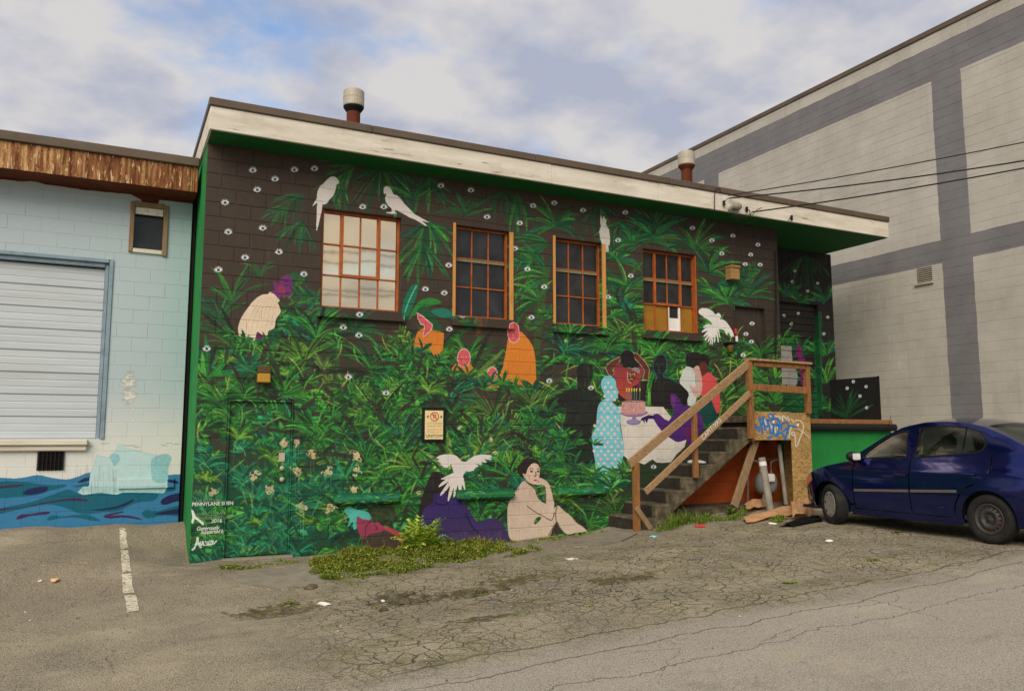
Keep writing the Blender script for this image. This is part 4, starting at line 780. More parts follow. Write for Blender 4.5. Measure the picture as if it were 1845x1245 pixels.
# lettering painted by the corner
LT = [('CURATED BY', 346, 905, .062, 'grey_letter', 1, 0), ('PENNYLANE SHEN', 345, 911, .064, 'white_letter', .98, 0), ('VANCOUVER', 354, 929, .062, 'grey_letter', 1, 0), ('MURAL FESTIVAL', 358, 936, .058, 'grey_letter', .92, 0), ('2016', 380, 941, .068, 'white_letter', 1, 0), ('Generously', 353, 955, .075, 'white_letter', .8, .3), ('Supported by', 361, 961, .07, 'white_letter', .8, .3)]
for s, u, v, sz, m, sx, sh in LT: p = P3(u, v, FY); text('painted_lettering', s, (p.x, FY - .004, p.z), sz, M[m], wall, sx=sx, ext=.0015, shear=sh, bold=.001 if m[0] == 'w' else 0)
def decal(name, pts, mat, parent, y, th=.003):
    bm = BM(); f = bm.faces.new([bm.verts.new((*(float(q) for q in (onY(u, v, FY)[0],)), y, float(onY(u, v, FY)[1]))) for u, v in pts])
    r = bmesh.ops.extrude_face_region(bm, geom=[f]); bmesh.ops.translate(bm, verts=[v for v in r['geom'] if isinstance(v, bmesh.types.BMVert)], vec=(0, th, 0)); bmesh.ops.recalc_face_normals(bm, faces=bm.faces[:]); return obj(name, bm, mat, parent)
decal('painted_emblem', [(344, 917), (348, 919), (352, 929), (367, 941), (366, 946), (354, 936), (350, 934), (347, 943), (344, 940), (346, 932)], M['white_letter'], wall, FY - .004)

# ------------------------------------------------------------------ neighbouring building with the sea mural
nb = thing('pale_building', 'pale blue block building with a painted iceberg sea and rusty fascia', 'building', (-3, LY, 0))
nw = part_empty('front_wall', nb); NX0, NX1 = -6.5, .93
GD = (-4.2, -.09, Z(-.04), Z(2.52)); SW = (.14, .54, Z(2.71), Z(3.35)); SV = (-.88, -.57, Z(-.47), Z(-.21))
core = [(NX0, NX1 - .002, Z(-2), Z(3.56))]
for h in (GD, SW, SV): core = subtract(core, h)
bm = BM()
for a, b, c_, d in core: box(bm, a, b, LY + .004, LY + .2, c_, d)
obj('wall_core', bm, M['neighbour'], nw)
BHsave = GAP; GAP = .0022
block_wall(nw, M['neighbour'], NX0, NX1, Z(-1.75), Z(3.56), LY, [GD, SW, SV], prio=lambda r: -r[1], limit=190, zoff=.09)
GAP = BHsave
obj('side_wall', box(BM(), NX1 - .2, NX1, LY + .205, 22, Z(-2), Z(3.56)), M['dark_interior'], nb); obj('back_wall', box(BM(), NX0, NX1 - .21, 21.8, 22, Z(-2), Z(3.56)), M['dark_interior'], nb)
M['door_slat'] = pmat('door_slat', (188, 194, 196), .5, .06, 2, .05, 30, spec=.4, stretch=(.4, 1, 6), stain=(150, 150, 146), samt=.4)
M['blue_frame'] = pmat('blue_frame', (132, 150, 160), .6, .15, 8, .1, 40, stain=(84, 90, 92)); M['mesh_dark'] = pmat('mesh_dark', (36, 32, 30), .9, .3, 40)
gdp = part_empty('garage_door', nb); nsl = 8; hs = (GD[3] - .12 - GD[2]) / nsl
for i in range(nsl):
    z = GD[2] + i * hs; bm = BM(); y = LY + .10; prof = [(0, .022), (.012, 0), (hs * .3, 0), (hs * .34, .006), (hs * .38, 0), (hs * .62, 0), (hs * .66, .006), (hs * .70, 0), (hs - .012, 0), (hs - .002, .022)]
    V0 = [(bm.verts.new((GD[0] + .02, y + dy_, z + h)), bm.verts.new((GD[1] - .11, y + dy_, z + h))) for h, dy_ in prof]
    for (a, b), (c_, d) in zip(V0, V0[1:]): bm.faces.new((a, b, d, c_))
    obj('slat', bm, M['door_slat'], gdp)
for a, b, y0, y1, c_, d in ((GD[1] - .105, GD[1] - .06, .03, .12, GD[2], GD[3] - .06), (GD[1] - .055, GD[1] - .001, -.02, .1, GD[2], GD[3] - .001), (GD[0], GD[1] - .06, -.025, .1, GD[3] - .05, GD[3] - .001), (GD[0], GD[1] - .11, .02, .11, GD[3] - .11, GD[3] - .053)): obj('door_frame', box(BM(), a, b, LY + y0, LY + y1, c_, d, .004), M['blue_frame'], gdp)
obj('door_sill', box(BM(), GD[0], -.29, LY - .10, LY - .001, Z(-.125), Z(-.045), .01), M['white_wood'], gdp); obj('door_sill', box(BM(), GD[0], -.30, LY - .06, LY - .001, Z(-.20), Z(-.128), .01), M['white_wood'], gdp)
obj('door_backing', box(BM(), GD[0], GD[1], LY + .14, LY + .19, GD[2], GD[3]), M['dark_interior'], gdp)
sw = part_empty('small_window', nb)
for a, b, c_, d in ((.085, .145, 2.66, 3.41), (.535, .60, 2.64, 3.40), (.145, .535, 3.35, 3.42), (.145, .535, 2.66, 2.72)): obj('frame', box(BM(), a, b, LY - .035, LY + .12, Z(c_), Z(d), .006), M['weathered_wood'] if d > 3 else M['white_wood'], sw)
obj('blind', box(BM(), .15, .53, LY - .005, LY + .03, Z(3.24), Z(3.345), .006), M['white_paint'], sw); obj('pane', box(BM(), .146, .534, LY + .08, LY + .085, Z(2.72), Z(3.35)), M['dark_glass'], sw)
sv = part_empty('vent', nb); obj('vent_box', box(BM(), SV[0] + .002, SV[1] - .002, LY + .05, LY + .06, SV[2], SV[3]), M['mesh_dark'], sv)
for i in range(8): z = SV[2] + .02 + i * .031; obj('louvre', box(BM(), SV[0] - .01, SV[1] + .01, LY - .02, LY + .03, z, z + .012), M['mesh_dark'], sv)
for i in range(7): x = SV[0] + .01 + i * .048; obj('grille_bar', box(BM(), x, x + .01, LY - .032, LY - .021, SV[2], SV[3]), M['mesh_dark'], sv)
obj('wall_board', box(BM(), .12, .85, LY - .03, LY - .002, Z(-.74), Z(-.60), .005), M['neighbour'], nb)
nrf = part_empty('roof', nb); NF = 12.2
N = NT('rusty_sheet'); g = N.xyz(); st = N.noise(14, 6, N.map((1.2, 1, .12)), .6); bl = N.noise(9, 7, N.map((1, 1, .55), (3, 3, 3)), .7)
rc = N.ramp(st, [(.36, lin((92, 48, 22))), (.5, lin((140, 92, 50))), (.66, lin((196, 158, 106)))])
rc = N.mix(N.step(bl, .58, .68), rc, lin((64, 30, 14))); rc = N.mix(N.step(g[0], -.05, .5), rc, N.mix(.55, rc, lin((110, 54, 18))))
rc = N.mix(N.math('MULTIPLY', N.step(N.noise(38, 6, N.map((1, 1, .3), (1, 2, 3)), .75), .52, .6), .6), rc, lin((92, 48, 24))); rc = N.mix(N.math('MULTIPLY', N.step(N.noise(26, 5, N.map((1, 1, .2), (7, 2, 3)), .7), .56, .62), .7), rc, lin((226, 200, 154)))
N.bump(bl, .3, .01); M['rusty_sheet'] = N.out(rc, .8)
x = NX0
while x < .94:
    x1 = min(x + .27, .945); bm = BM(); pts = []
    k = 8
    for i in range(k + 1):
        xa = x + (x1 - x) * i / k; pts.append((xa, NF - (.014 if i in (0, 1) else .006 * (i % 2))))
    V0 = [(bm.verts.new((a, b, Z(3.53))), bm.verts.new((a, b, Z(3.90)))) for a, b in pts]
    for (a, b), (c_, d) in zip(V0, V0[1:]): bm.faces.new((a, c_, d, b))
    obj('fascia_sheet', bm, M['rusty_sheet'], nrf); x = x1 + .001
obj('cap_flashing', box(BM(), NX0, .955, NF - .05, NF + .3, Z(3.905), Z(4.035), .01), M['flashing'], nrf); obj('roof_deck', box(BM(), NX0, .95, NF + .31, 22, Z(3.57), Z(3.98)), M['roofing'], nrf)
obj('soffit', box(BM(), NX0, .95, NF + .012, LY + .2, Z(3.535), Z(3.565)), M['rust'], nrf); obj('fascia_backing', box(BM(), NX0, .95, NF + .012, NF + .3, Z(3.57), Z(3.90)), M['rust'], nrf)
obj('gap_closer', box(BM(), .945, .985, LY + .05, LY + .15, Z(-2), Z(3.5)), M['mesh_dark'], nb)

# ------------------------------------------------------------------ tall grey building on the right
GX = 15.5
gb = thing('grey_building', 'tall windowless beige block building with grey painted bands', 'building', (GX, 12, 0))
N = NT('banded_paint'); g = N.xyz()
def between(v, a, b): return N.math('MULTIPLY', N.math('GREATER_THAN', v, a), N.math('LESS_THAN', v, b))
wob = N.math('MULTIPLY', N.math('SUBTRACT', N.noise(2.5, 4), .5), .05); gy = N.math('ADD', g[1], wob); gz = N.math('ADD', g[2], wob)
band = N.math('MAXIMUM', between(gz, Z(7.62), Z(8.37)), between(gz, Z(3.62), Z(4.11)))
st_ = N.math('MULTIPLY', N.math('MAXIMUM', N.math('MAXIMUM', between(gy, 10.1, 10.77), between(gy, 17.58, 18.22)), N.math('MAXIMUM', between(gy, 2.7, 3.37), between(gy, 25, 25.65))), N.math('LESS_THAN', gz, Z(8)))
band = N.math('MAXIMUM', band, st_)
bc = N.ramp(N.noise(1.2, 7, None, .65), [(.3, lin((166, 160, 148))), (.7, lin((186, 180, 168)))]); gc = N.ramp(N.noise(1.5, 7, N.map((1, 1, 1), (3, 3, 3)), .65), [(.3, lin((108, 106, 106))), (.7, lin((124, 122, 121)))])
gcl = N.mix(band, bc, gc); gcl = N.mix(N.math('MULTIPLY', N.step(N.noise(.9, 9, N.map((1, 3, .4)), .7), .52, .75), .22), gcl, lin((110, 102, 88)))
N.bump(N.noise(90, 5), .25, .008); M['banded'] = N.out(gcl, .85)
gw = part_empty('side_wall', gb); VT = (-11.38, -11.02, Z(3.28), Z(3.60))
bm = BM()
for a, b, c_, d in subtract([(-30, 3, Z(-2), Z(8.66))], VT): box(bm, GX + .004, GX + .25, -b, -a, c_, d)
obj('wall_core', bm, M['banded'], gw)
def gvis(r):
    y, z = -(r[0] + r[1]) / 2, (r[2] + r[3]) / 2
    ok = 8.6 < y < 13.7 and z > Z(-.2)
    return (0 if ok else 100) + abs(y - 10) + (3 if z > Z(6) else 0)
GAP = .006; block_wall(gw, M['banded'], -30, 3, Z(-1.6), Z(8.66), GX, [VT], axis='X', prio=gvis, limit=290); GAP = .009
obj('parapet_cap', box(BM(), GX - .03, GX + .3, -3, 30, Z(8.66), Z(8.78), .01), M['flashing'], gb)
obj('roof_slab', box(BM(), GX + .255, 30, -2.9, 30, Z(8.3), Z(8.5)), M['roofing'], gb)
obj('front_wall', box(BM(), GX + .255, 30, -3, -2.8, Z(-2), Z(8.65)), M['banded'], gb)
vt = part_empty('wall_vent', gb)
obj('vent_back', box(BM(), GX + .08, GX + .1, 11.02, 11.38, VT[2], VT[3]), M['mesh_dark'], vt)
for i in range(7): z = VT[2] + .02 + i * .043; obj('louvre', box(BM(), GX - .012, GX + .05, 11.03, 11.37, z, z + .018), M['galv'], vt)
obj('vent_sill', box(BM(), GX - .05, GX - .001, 10.98, 11.42, VT[2] - .05, VT[2] - .004, .006), M['galv'], vt)

# ------------------------------------------------------------------ ground
CP = [(-9, 12.7, -1.2), (-4, 12.7, -1.21), (-1, 12.7, -1.215), (0, 12.7, -1.23), (.9, 12.7, -1.24), (-1, 11.6, -1.40), (0, 11.6, -1.42), (.7, 11.6, -1.5), (-4, 11.4, -1.42), (1.0, 11.45, -1.69), (2, 11.4, -1.66), (2.6, 11.4, -1.67), (4, 11.45, -1.66), (5.7, 11.45, -1.645), (7.1, 11.45, -1.61), (7.5, 11.3, -1.5), (7.45, 10.6, -1.48), (8.5, 10.3, -1.36), (9.9, 10.3, -1.27), (11, 10.4, -1.26), (13, 11, -1.25), (9.4, 8.5, -1.265), (9.4, 6.1, -1.275), (11, 6.1, -1.26), (11, 8.5, -1.26), (0, 9.5, -1.66), (-3, 9.5, -1.66), (1.5, 8.3, -1.70), (3, 8, -1.64), (5, 8, -1.53), (7, 8, -1.40), (1, 6, -1.66), (3, 5.5, -1.58), (6, 5, -1.46), (9, 4, -1.32), (3.2, 10.6, -1.63), (4.6, 10.6, -1.60), (6, 10.6, -1.56), (0, 3, -1.67), (-4, 5, -1.7), (4, 1, -1.55), (0, -2, -1.66), (10, 0, -1.28), (14, 5, -1.2), (14, 9, -1.22), (14.5, 12, -1.22), (-8, 8, -1.72), (-8, 0, -1.75)]
cpx = np.array([c_[0] for c_ in CP]); cpy = np.array([c_[1] for c_ in CP]); cpr = np.array([c_[2] for c_ in CP]) - (-1.69 + .042 * (np.clip(cpx, -12, 20) - 1))
def gz_(X, Y):
    X = np.asarray(X, float); Y = np.asarray(Y, float); b = -1.69 + .042 * (np.clip(X, -12, 20) - 1)
    d2 = (X[..., None] - cpx) ** 2 + (Y[..., None] - cpy) ** 2 + .04; w = d2 ** -1.7
    r = (w * cpr).sum(-1) / w.sum(-1)
    far = np.clip((np.hypot(X - 4, Y - 6) - 12) / 20, 0, 1); r = r * (1 - far)
    # two broken hollows in the asphalt
    for hx, hy, sx, sy, dp in ((1.55, 8.25, .42, .25, .05), (3.1, 7.85, .8, .28, .03), (4.0, 8.1, .35, .2, .03), (5.2, 7.3, .5, .2, .02)): r = r - dp * np.exp(-((X - hx) / sx) ** 2 - ((Y - hy) / sy) ** 2)
    r = r + .05 * np.exp(-((Y - 10.6) / .5) ** 2 - ((X - 4.2) / 1.6) ** 4)
    return b + r + EZ
def G(x, y): return float(gz_(np.array(x), np.array(y)))
ax = np.concatenate([[-400, -150, -60, -30, -18, -12], np.arange(-9, 16.01, .1), [18, 22, 30, 60, 150, 400]]); ay = np.concatenate([[-300, -100, -40, -15, -8, -4], np.arange(-2, 13.21, .1), [15, 20, 30, 60, 150, 500]])
AX, AY = np.meshgrid(ax, ay); AZ = gz_(AX, AY)
nz = nrg.random(AX.shape) * .006; AZ = AZ + np.where(np.abs(AX) < 20, nz, 0)
verts = np.stack([AX, AY, AZ], -1).reshape(-1, 3); nx_, ny_ = len(ax), len(ay)
idx = np.arange(nx_ * ny_).reshape(ny_, nx_); faces = np.stack([idx[:-1, :-1], idx[:-1, 1:], idx[1:, 1:], idx[1:, :-1]], -1).reshape(-1, 4)
me = bpy.data.meshes.new('ground'); me.from_pydata(verts.tolist(), [], faces.tolist())
N = NT('asphalt'); g = N.xyz()
# road edge: line through two points on the yard
rx0, ry0, rx1, ry1 = 1.2, 5.5, 8.9, 5.55
road = N.math('SUBTRACT', N.math('ADD', N.math('MULTIPLY', g[0], .03), 5.45), g[1])          # > 0 on the smooth road side
rw = N.step(N.math('ADD', road, N.math('MULTIPLY', N.math('SUBTRACT', N.noise(1.1, 4), .5), .7)), -.25, .45)
warp = N.n('ShaderNodeVectorMath', operation='ADD'); N.l(N.pos, warp.inputs[0])
wnz = N.n('ShaderNodeTexNoise'); wnz.inputs['Scale'].default_value = 2.2; wnz.inputs['Detail'].default_value = 6; N.l(N.pos, wnz.inputs['Vector'])
wsc = N.n('ShaderNodeVectorMath', operation='SCALE'); wsc.inputs[3].default_value = .42; N.l(wnz.outputs[1], wsc.inputs[0]); N.l(wsc.outputs[0], warp.inputs[1])
def cracks(sc, w, loc=(0, 0, 0)):
    v = N.n('ShaderNodeTexVoronoi', feature='DISTANCE_TO_EDGE', voronoi_dimensions='2D'); v.inputs['Scale'].default_value = sc
    N.l(N.map((1, 1, 1), loc, src=warp.outputs[0]), v.inputs['Vector']); return N.math('SUBTRACT', 1.0, N.step(v.outputs[0], w * .25, w))
craz = N.math('MAXIMUM', N.math('MULTIPLY', cracks(5.8, .066), N.step(N.noise(1.3, 4), .28, .42)), N.math('MULTIPLY', cracks(12.5, .085, (3, 1, 0)), N.step(N.noise(1.7, 3, N.map(loc=(5, 5, 0))), .40, .54)))
zone = N.math('MULTIPLY', N.math('SUBTRACT', 1.0, rw), N.step(N.math('ADD', g[0], N.math('MULTIPLY', g[1], -.08)), .3, 1.6))       # not on the apron by the neighbour
zone = N.math('MULTIPLY', zone, N.math('SUBTRACT', 1.0, N.math('MULTIPLY', N.step(g[1], 9.3, 10.2), .6)))
big = N.math('MULTIPLY', cracks(.7, .006, (7, 2, 0)), N.step(N.math('ADD', g[0], N.math('MULTIPLY', road, -.6)), -.6, .6))
seam = None                                          # long cracks that follow the road edge
for off, amp, w in ((.0, .25, .016), (-.42, .2, .010), (-.95, .3, .007)):
    d = N.math('ABSOLUTE', N.math('ADD', road, N.math('ADD', off, N.math('MULTIPLY', N.math('SUBTRACT', N.noise(1.4 + amp, 6, N.map((1, .2, 1), (off * 7, 0, 0)), .6), .5), amp * 2))))
    d = N.math('SUBTRACT', 1.0, N.step(d, w * .4, w * 1.5)); seam = d if seam is None else N.math('MAXIMUM', seam, d)
seam = N.math('MULTIPLY', seam, N.step(g[0], 1.2, 2.2))
crk = N.math('MAXIMUM', N.math('MULTIPLY', craz, zone), N.math('MULTIPLY', N.math('MULTIPLY', big, N.step(N.noise(.9, 3, N.map(loc=(1, 6, 0))), .48, .56)), .6))
fine = N.noise(160, 3); agg = N.n('ShaderNodeTexVoronoi'); agg.inputs['Scale'].default_value = 85; N.l(N.pos, agg.inputs['Vector'])
blot = N.noise(1.2, 4, None, .65)
aspc = N.ramp(blot, [(.3, lin((102, 90, 62))), (.5, lin((136, 121, 88))), (.72, lin((166, 150, 114)))])
rdc = N.ramp(N.noise(.8, 4, N.map((.4, 1.6, 1), (2, 2, 0)), .6), [(.3, lin((140, 131, 114))), (.7, lin((166, 156, 138)))])
brn = N.ramp(N.noise(2.2, 4, N.map((1.4, .7, 1), (9, 9, 0)), .65), [(.3, lin((92, 75, 47))), (.7, lin((132, 112, 78)))])
apron = N.math('MULTIPLY', N.step(N.math('SUBTRACT', g[1], N.math('MULTIPLY', g[0], .35)), 8.2, 9.8), N.math('SUBTRACT', 1.0, N.step(g[0], 1.0, 2.4)))
col = N.mix(rw, aspc, rdc); col = N.mix(N.math('MULTIPLY', apron, .85), col, brn)
edge_dirt = N.math('MULTIPLY', N.step(N.math('ADD', g[1], N.math('MULTIPLY', N.math('SUBTRACT', N.noise(1.5, 5), .5), 1.2)), 9.2, 10.4), N.step(g[0], 1.6, 3))
col = N.mix(N.math('MULTIPLY', edge_dirt, .8), col, N.ramp(N.noise(6, 6), [(.3, lin((86, 74, 50))), (.7, lin((122, 106, 76)))]))
sp = N.math('MULTIPLY', N.math('SUBTRACT', agg.outputs[1] if False else fine, .5), 1.0)
col = N.mix(N.step(agg.outputs[0], .0, .9), N.mix(.45, col, lin((206, 198, 182))), N.mix(.38, col, lin((70, 63, 52))))
col = N.mix(N.math('MULTIPLY', N.step(fine, .54, .68), .5), col, lin((206, 200, 188)))
mossn = N.math('MULTIPLY', N.step(N.noise(2.4, 7, N.map(loc=(4, 8, 0)), .7), .5, .66), zone)
col = N.mix(N.math('MULTIPLY', mossn, .55), col, lin((104, 104, 50)))
hol = None; HN = N.noise(9, 6, None, .75)
for hx, hy, sx, sy in ((1.55, 8.3, .5, .3), (2.75, 8.0, .45, .3), (3.4, 7.9, .4, .22), (4.1, 8.15, .4, .25), (5.0, 7.4, .5, .22), (3.0, 6.6, .35, .14)):
    d = N.math('ADD', N.math('POWER', N.math('ABSOLUTE', N.math('DIVIDE', N.math('SUBTRACT', g[0], hx), sx)), 2), N.math('POWER', N.math('ABSOLUTE', N.math('DIVIDE', N.math('SUBTRACT', g[1], hy), sy)), 2))
    d = N.math('SUBTRACT', 1.0, N.step(N.math('ADD', d, N.math('MULTIPLY', N.math('SUBTRACT', HN, .5), 6.5)), .2, 1.1)); hol = d if hol is None else N.math('MAXIMUM', hol, d)
col = N.mix(N.math('MULTIPLY', hol, .82), col, N.ramp(N.noise(14, 5), [(.35, lin((50, 40, 27))), (.5, lin((76, 62, 38))), (.62, lin((92, 96, 34)))]))
crk = N.math('MULTIPLY', crk, N.ramp(N.noise(.75, 5, N.map(loc=(8, 3, 0)), .6), [(.34, (.55, .55, .55)), (.55, (1, 1, 1))]))
col = N.mix(N.math('MULTIPLY', N.step(N.noise(.55, 6, N.map((1, 1.8, 1), (3, 7, 0)), .65), .54, .68), .35), col, lin((84, 76, 58))); col = N.mix(N.math('MULTIPLY', N.step(N.noise(.7, 6, N.map((1, 1.6, 1), (9, 1, 0)), .65), .56, .7), .3), col, lin((186, 174, 148)))
crk = N.math('MAXIMUM', crk, N.math('MULTIPLY', seam, .8))
col = N.mix(N.math('MULTIPLY', crk, .9), col, N.mix(N.step(N.noise(3, 3), .45, .6), lin((52, 45, 34)), lin((74, 74, 32))))
hgt = N.math('ADD', N.math('MULTIPLY', fine, .4), N.math('MULTIPLY', agg.outputs[0], .6))
N.bump(hgt, .55, .012); M['asphalt'] = N.out(col, .9, 0, .25)
obj('ground', me, M['asphalt'], kind='structure', smooth=True)

def drape(bm, poly, lift=.006, step=.12):            # sheet laid on the ground inside a polygon of (x, y)
    xs = [p[0] for p in poly]; ys = [p[1] for p in poly]; pts = [Vector(p) for p in poly]; n = len(pts)
    x = min(xs)
    while x < max(xs):
        y = min(ys)
        while y < max(ys):
            if inside((x, y), poly): pts.append(Vector((x, y)))
            y += step
        x += step
    v2, e2, f2, *_ = delaunay_2d_cdt(pts, [(i, (i + 1) % n) for i in range(n)], [list(range(n))], 1, 1e-5)
    vv = [bm.verts.new((v.x, v.y, G(v.x, v.y) + lift)) for v in v2]
    for f in f2: bm.faces.new([vv[i] for i in f])
    return bm
def gp(u, v, z=-1.62):                               # pixel -> point on the sloping ground
    a, b, c_ = (float(q) for q in ray(u, v)); t = z / c_
    for _ in range(25): t = .5 * t + .5 * ((G(a * t, b * t) - EZ) / c_)
    return a * t, b * t
N = NT('worn_stripe'); M['stripe'] = N.out(N.mix(N.step(N.noise(22, 7, None, .7), .50, .60), N.ramp(N.noise(5, 4), [(.3, lin((196, 184, 158))), (.7, lin((222, 212, 190)))]), lin((124, 110, 80))), .85)
# parking stripe of four worn dashes
for nth, q in enumerate(([(215, 951), (227, 951), (231, 988), (217, 989)], [(217, 991), (231, 992), (236, 1030), (219, 1031)], [(219, 1034), (236, 1033), (241, 1068), (222, 1069)], [(223, 1072), (244, 1072), (251, 1100), (229, 1103)])):
    pl = [gp(*p) for p in q]; pp = []
    for (a, b), (c_, d) in zip(pl, pl[1:] + pl[:1]):
        for k in range(5): pp.append((a + (c_ - a) * k / 5 + rng.uniform(-.006, .006), b + (d - b) * k / 5 + rng.uniform(-.012, .012)))
    obj('parking_stripe', drape(BM(), pp, .007, .05), M['stripe'], label=('white parking dash touching the pale building wall', 'white parking dash second from the pale building wall', 'white parking dash third from the pale building wall', 'half worn away white parking dash farthest from the pale building')[nth], cat='road marking', group='dashes of the parking stripe')
# patch of broken concrete by the stair foot and by the low door
for nm, q in (('concrete_slab', [(1010, 985), (1045, 968), (1100, 958), (1148, 962), (1120, 976), (1060, 986)]),):
    pl = [gp(*p) for p in q]; bm = drape(BM(), pl, -.02, .1); r = bmesh.ops.extrude_face_region(bm, geom=bm.faces[:]); bmesh.ops.translate(bm, verts=[v for v in r['geom'] if isinstance(v, bmesh.types.BMVert)], vec=(0, 0, .045))
    obj(nm, bm, M['concrete'], label='broken flat concrete slab at the foot of the stairs', cat='slab')
pl = [gp(*p) for p in [(408, 1034), (440, 1030), (480, 1027), (536, 1022), (560, 1032), (588, 1048), (560, 1056), (500, 1060), (450, 1054), (420, 1046)]]; obj('concrete_pad', drape(BM(), pl, .005, .1), M['pad'], label='worn grey concrete pad before the low green door', cat='slab')

# ------------------------------------------------------------------ concrete stairs
SY0 = 10.6; st = thing('concrete_stairs', 'crumbling concrete flight of nine steps against the mural wall', 'stairs', (7.6, 11, Z(-1.5)))
from mathutils import noise as mnoise
def chip(bm, amt, sc=9):
    for v in bm.verts:
        d = mnoise.noise_vector(v.co * sc) * amt + mnoise.noise_vector(v.co * sc * 3) * amt * .5; v.co += d
SXk = lambda k: 7.56 + .3125 * (k - 1); SZk = lambda k: Z(-1.30 + .207 * (k - 1))
for k in range(1, 10):
    x0 = SXk(k); x1 = SXk(k + 1) + .02 if k < 9 else 9.93 + .2; zt = SZk(k)
    zb = G(x0, 11) - .1 if k == 1 else zt - .207 - (.10 if k > 2 else .12)
    bm = BM(); box(bm, x0 - .012, x1, SY0 + rng.uniform(0, .02), FY - .004, zb, zt)
    if k > 2:
        for v_ in bm.verts:
            if v_.co.z < zb + .01 and v_.co.x > x1 - .01: v_.co.z += .2 if k < 9 else .1
    bmesh.ops.subdivide_edges(bm, edges=[e for e in bm.edges if e.calc_length() > .25], cuts=5, use_grid_fill=True)
    bmesh.ops.bevel(bm, geom=[e for e in bm.edges if e.calc_face_angle(0) > .8], offset=.014, segments=1, affect='EDGES')
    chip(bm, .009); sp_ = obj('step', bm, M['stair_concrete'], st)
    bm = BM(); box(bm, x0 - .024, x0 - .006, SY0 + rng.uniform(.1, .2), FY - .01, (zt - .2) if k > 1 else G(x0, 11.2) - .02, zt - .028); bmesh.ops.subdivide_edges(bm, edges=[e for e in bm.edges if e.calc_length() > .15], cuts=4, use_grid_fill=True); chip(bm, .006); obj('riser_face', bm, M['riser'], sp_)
bm = BM()                                            # sloping soffit slab of the flight
nose = lambda x, d: (x, Z(-1.30 + .6624 * (x - 7.56) - d)); pts = [(7.66, Z(-1.40)), nose(7.97, .24), nose(10.14, .24), nose(10.14, .33), nose(8.4, .33), nose(8.0, .33), (7.9, Z(-1.62)), (7.66, Z(-1.62))]
A = [bm.verts.new((a, SY0 + .014, b)) for a, b in pts]; B = [bm.verts.new((a, FY - .006, b)) for a, b in pts]
bm.faces.new(A); bm.faces.new(B[::-1])
for i in range(len(pts)): bm.faces.new((A[i], A[i - 1], B[i - 1], B[i]))
bmesh.ops.recalc_face_normals(bm, faces=bm.faces[:]); obj('soffit_slab', bm, M['stair_concrete'], st)
obj('landing', box(BM(), 9.94, 11.36, SY0 + .06, FY - .005, SZk(9) - .12, SZk(9) - .003, .008), M['stair_concrete'], st)
bm = BM(); box(bm, 8.2, 11.0, SY0 + .3, FY - .004, Z(-1.7), Z(-1.2)); bmesh.ops.subdivide_edges(bm, edges=bm.edges[:], cuts=6, use_grid_fill=True); chip(bm, .012); obj('footing', bm, M['stair_concrete'], st)

# wooden railing
rl = thing('wooden_railing', 'weathered timber railing along the concrete stairs and landing', 'railing', (9.8, SY0, Z(0)))
ry = SY0 - .05
def post(x, z0, z1, y=ry, m='timber', s=.089):
    bm = BM(); box(bm, x - s / 2, x + s / 2, y - s / 2, y + s / 2, z0, z1, .004); return obj('post', bm, M[m], rl)
px_ = lambda u, v, Y=ry: onY(u, v, Y)
a = px_(1147, 957); b = px_(1147, 832); post(float(a[0]), G(7.35, ry) - .05, float(b[1]))
a = px_(1253, 858); post(float(a[0]), SZk(4) + .0, float(px_(1253, 745)[1]), m='timber', s=.075)
a = px_(1353, 790); post(float(a[0]), float(a[1]), float(px_(1352, 650)[1]))
bm = BM(); xr = 11.29; box(bm, xr - .09, xr, ry - .02, ry + .07, Z(.40), Z(1.30), .004); obj('post', bm, M['timber'], rl)
def bar2(name, u0, v0, u1, v1, w, t, y, m, up=(0, 1, 0)):
    p, q = P3(u0, v0, y), P3(u1, v1, y); return obj(name, bar(BM(), p, q, w, t, up, .004), M[m], rl)
hr = bar2('handrail', 1133, 836, 1352, 651, .14, .04, ry - .02, 'rail_wood', up=(0, 1, .12))
mr = bar2('mid_rail', 1162, 886, 1350, 708, .10, .04, ry - .065, 'rail_wood')
obj('handrail', bar(BM(), P3(1345, 647, ry), P3(1458, 655, ry), .14, .04, (0, 0, 1), .004), M['rail_wood'], rl)
bar2('top_board', 1357, 655, 1450, 661, .08, .035, ry - .005, 'timber'); bar2('mid_rail', 1357, 697, 1452, 703, .12, .04, ry - .066, 'timber')
bar2('brace', 1146, 914, 1172, 952, .085, .035, ry - .07, 'weathered_wood')
p = P3(1283, 773, ry - .09); d = (P3(1340, 718, ry - .09) - p)
text('painted_lettering', 'CAPIT-VAS', P3(1266, 793, ry - .088), .115, M['paper'], rl, rot=(math.pi / 2, -math.atan2(.52, .66), 0), sx=.95, ext=.0008)

# plywood skirt below the landing
pw = thing('plywood_skirt', 'scrawled plywood boards with blue graffiti below the stair landing', 'plywood', (10.6, PLY_Y, Z(-1)))
pl0 = [float(onY(u, 741, PLY_Y)[0]) for u in (1357, 1424, 1459)]; zt0, zm = Z(.425), Z(-.07)
obj('sheet', box(BM(), pl0[0], pl0[1] - .003, PLY_Y, PLY_Y + .018, zm, zt0, .002), M['plywood'], pw); obj('sheet', box(BM(), pl0[1], pl0[2], PLY_Y + .002, PLY_Y + .02, Z(-1.32), zt0 - .01, .002), M['plywood'], pw)
obj('side_sheet', box(BM(), pl0[2] - .02, pl0[2], PLY_Y + .024, FY - .25, Z(-1.3), zt0 - .03), M['plywood'], pw); obj('stud', box(BM(), pl0[0] - .06, pl0[0] - .002, PLY_Y + .004, PLY_Y + .09, Z(-.1), zt0 + .02), M['timber'], pw)
